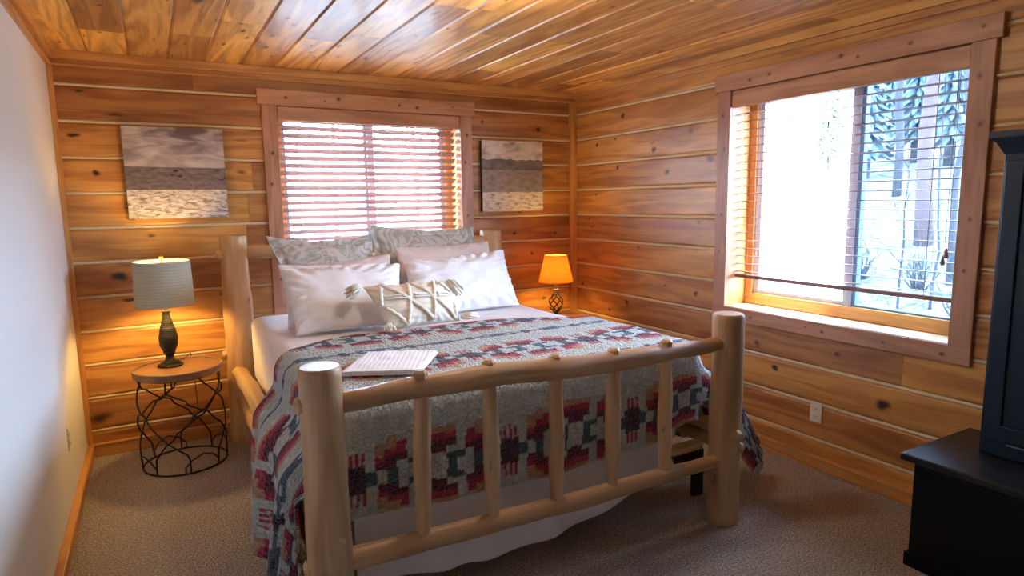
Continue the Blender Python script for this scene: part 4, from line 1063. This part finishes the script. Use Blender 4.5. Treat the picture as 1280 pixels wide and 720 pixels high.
for (px, dist, h, r, m_, lab, sp, nb, z1) in (
        (1158, 13, 8.0, .15, 'barkred', 'tree with thick reddish trunk seen in the right window pane', .3, 10, .55),
        (1120, 19, 10.0, .11, 'barkdark', 'slender dark trunk left of the reddish tree outside', .3, 12, .4),
        (1133, 6.5, 2.3, .018, 'twig', 'thin bare sapling nearest the right window pane', .5, 10, .25),
        (1172, 9.2, 3.0, .02, 'twig', 'thin bare sapling in front of the reddish trunk', .5, 10, .25),
        (975, 8.0, 3.6, .03, 'twig', 'bare forked tree seen through the left half of wide window', .5, 14, .2),
        (1030, 9.5, 3.2, .028, 'twig', 'bare bushy tree seen right of the forked one outside', .6, 16, .15),
        (1195, 10.5, 6.0, .05, 'barkdark', 'dark bare tree at right end of the wide window view', .4, 14, .3),
        (520, 9.0, 5.0, .05, 'barkdark', 'bare tree faintly seen behind the headboard blind', .6, 18, .15),
        (420, 11.0, 5.0, .05, 'barkdark', 'bare tree at left behind the headboard blind', .6, 12, .25)):
    p = ray_at(px, 250, dist); tree(p.x, p.y, h, r, M[m_], lab, int(px), sp, nb, z1)
for i, (px, dist, h) in enumerate(((1080, 24, 6.5), (1108, 31, 8), (1140, 27, 7.5), (1182, 25, 7.5), (1030, 28, 6))):
    p = ray_at(px, 250, dist); conifer(p.x, p.y, h, ('dark conifer on the slope behind the bare trees outside'), 70 + i)
# bushes close to the window: bundles of bare twigs
for i, (px, dist) in enumerate(((955, 6.2), (1015, 8.6), (1050, 5.6), (1090, 7.9), (1175, 5.7), (1150, 10.2), (1215, 8.4), (1075, 10.8))):
    p = ray_at(px, 330, dist); b = Vector((p.x, p.y, hz(p.x, p.y) - .03)); R = random.Random(i + 5); mb = MB()
    for k in range(34):
        a = R.uniform(0, 6.28); d = Vector((math.cos(a) * R.uniform(.2, .7), math.sin(a) * R.uniform(.2, .7), R.uniform(.6, 1.1))); L = R.uniform(.4, .85); q = b + d * L * .5 + Vector((R.gauss(0, .08), R.gauss(0, .08), 0))
        tube(mb, [b + Vector((math.cos(a) * .06, math.sin(a) * .06, 0)), q, b + d * L + Vector((R.gauss(0, .12), R.gauss(0, .12), R.gauss(0, .08)))], [.009, .006, .003], 5)
        e = q + Vector((R.gauss(0, .2), R.gauss(0, .2), R.uniform(.05, .35))); tube(mb, [q, e], [.005, .002], 5)
    o = mb.build('bare_bush', M['twig'], None, 180); tag(o, 'low bare twiggy bush on the slope below the wide window', 'bush', 'bare bushes below the wide window')

# ------------------------------------------------------------------ light
w = bpy.data.worlds.new('World'); bpy.context.scene.world = w; w.use_nodes = True; nt = w.node_tree; nt.nodes.clear(); g = N(nt)
out = g.n('ShaderNodeOutputWorld'); bg = g.n('ShaderNodeBackground'); bg.inputs[1].default_value = 85.0
tc = g.n('ShaderNodeTexCoord'); nn = g.noise(g.scale(tc.outputs['Generated'], (2, 2, 4)), 2.0, 4)
g.l(g.ramp(nn, [(.4, (.44, .66, 1.0)), (.62, (.72, .85, 1.0))]), bg.inputs[0]); g.l(bg.outputs[0], out.inputs[0])
def lamp(name, kind, loc, energy, col, size=.05, rot=None):
    l = bpy.data.lights.new(name, kind); l.energy = energy; l.color = col
    o = bpy.data.objects.new(name, l); C.objects.link(o); o.location = loc
    if kind == 'POINT': l.shadow_soft_size = size
    if kind == 'SUN': l.angle = .01
    if rot: o.rotation_euler = rot
    return o
sun = lamp('sun', 'SUN', (5, -8, 8), 40.0, (1, .95, .86)); sun.rotation_euler = Vector((-.25, .25, -.95)).to_track_quat('-Z', 'Y').to_euler()
lamp('dome_light', 'POINT', (1.41, 2.36, H - .14), 18, (1.0, .86, .70), .09)
for (nm, loc, rx, rz, sx, sy) in (('back_window_portal', (1.485, YB + .26, 1.55), PI / 2, PI, 1.37, 1.37), ('right_window_portal', (XR + .26, 2.235, 1.55), PI / 2, PI / 2, 1.36, 1.37)):
    l = bpy.data.lights.new(nm, 'AREA'); l.shape = 'RECTANGLE'; l.size = sx; l.size_y = sy; l.cycles.is_portal = True
    o = bpy.data.objects.new(nm, l); C.objects.link(o); o.location = loc
    d = Vector((0, -1, 0)) if 'back' in nm else Vector((-1, 0, 0)); o.rotation_euler = d.to_track_quat('-Z', 'Z').to_euler()

# ------------------------------------------------------------------ camera
cam = bpy.data.cameras.new('camera'); cam.sensor_width = 36; cam.lens = 792.586 / 1280 * 36; cam.clip_start = .02; cam.clip_end = 200
co = bpy.data.objects.new('camera', cam); C.objects.link(co)
co.matrix_world = Matrix(((CR.x, CU.x, -CF.x, 0), (CR.y, CU.y, -CF.y, 0), (CR.z, CU.z, -CF.z, 1.573), (0, 0, 0, 1)))
sc = bpy.context.scene; sc.camera = co
sc.view_settings.view_transform = 'Standard'; sc.view_settings.look = 'None'; sc.view_settings.gamma = 1; sc.view_settings.use_curve_mapping = False
sc.view_settings.exposure = 0.5
sc.cycles.use_denoising = True; sc.cycles.max_bounces = 10; sc.cycles.diffuse_bounces = 6; sc.cycles.transparent_max_bounces = 16; sc.cycles.sample_clamp_indirect = 8; sc.cycles.caustics_reflective = False; sc.cycles.caustics_refractive = False
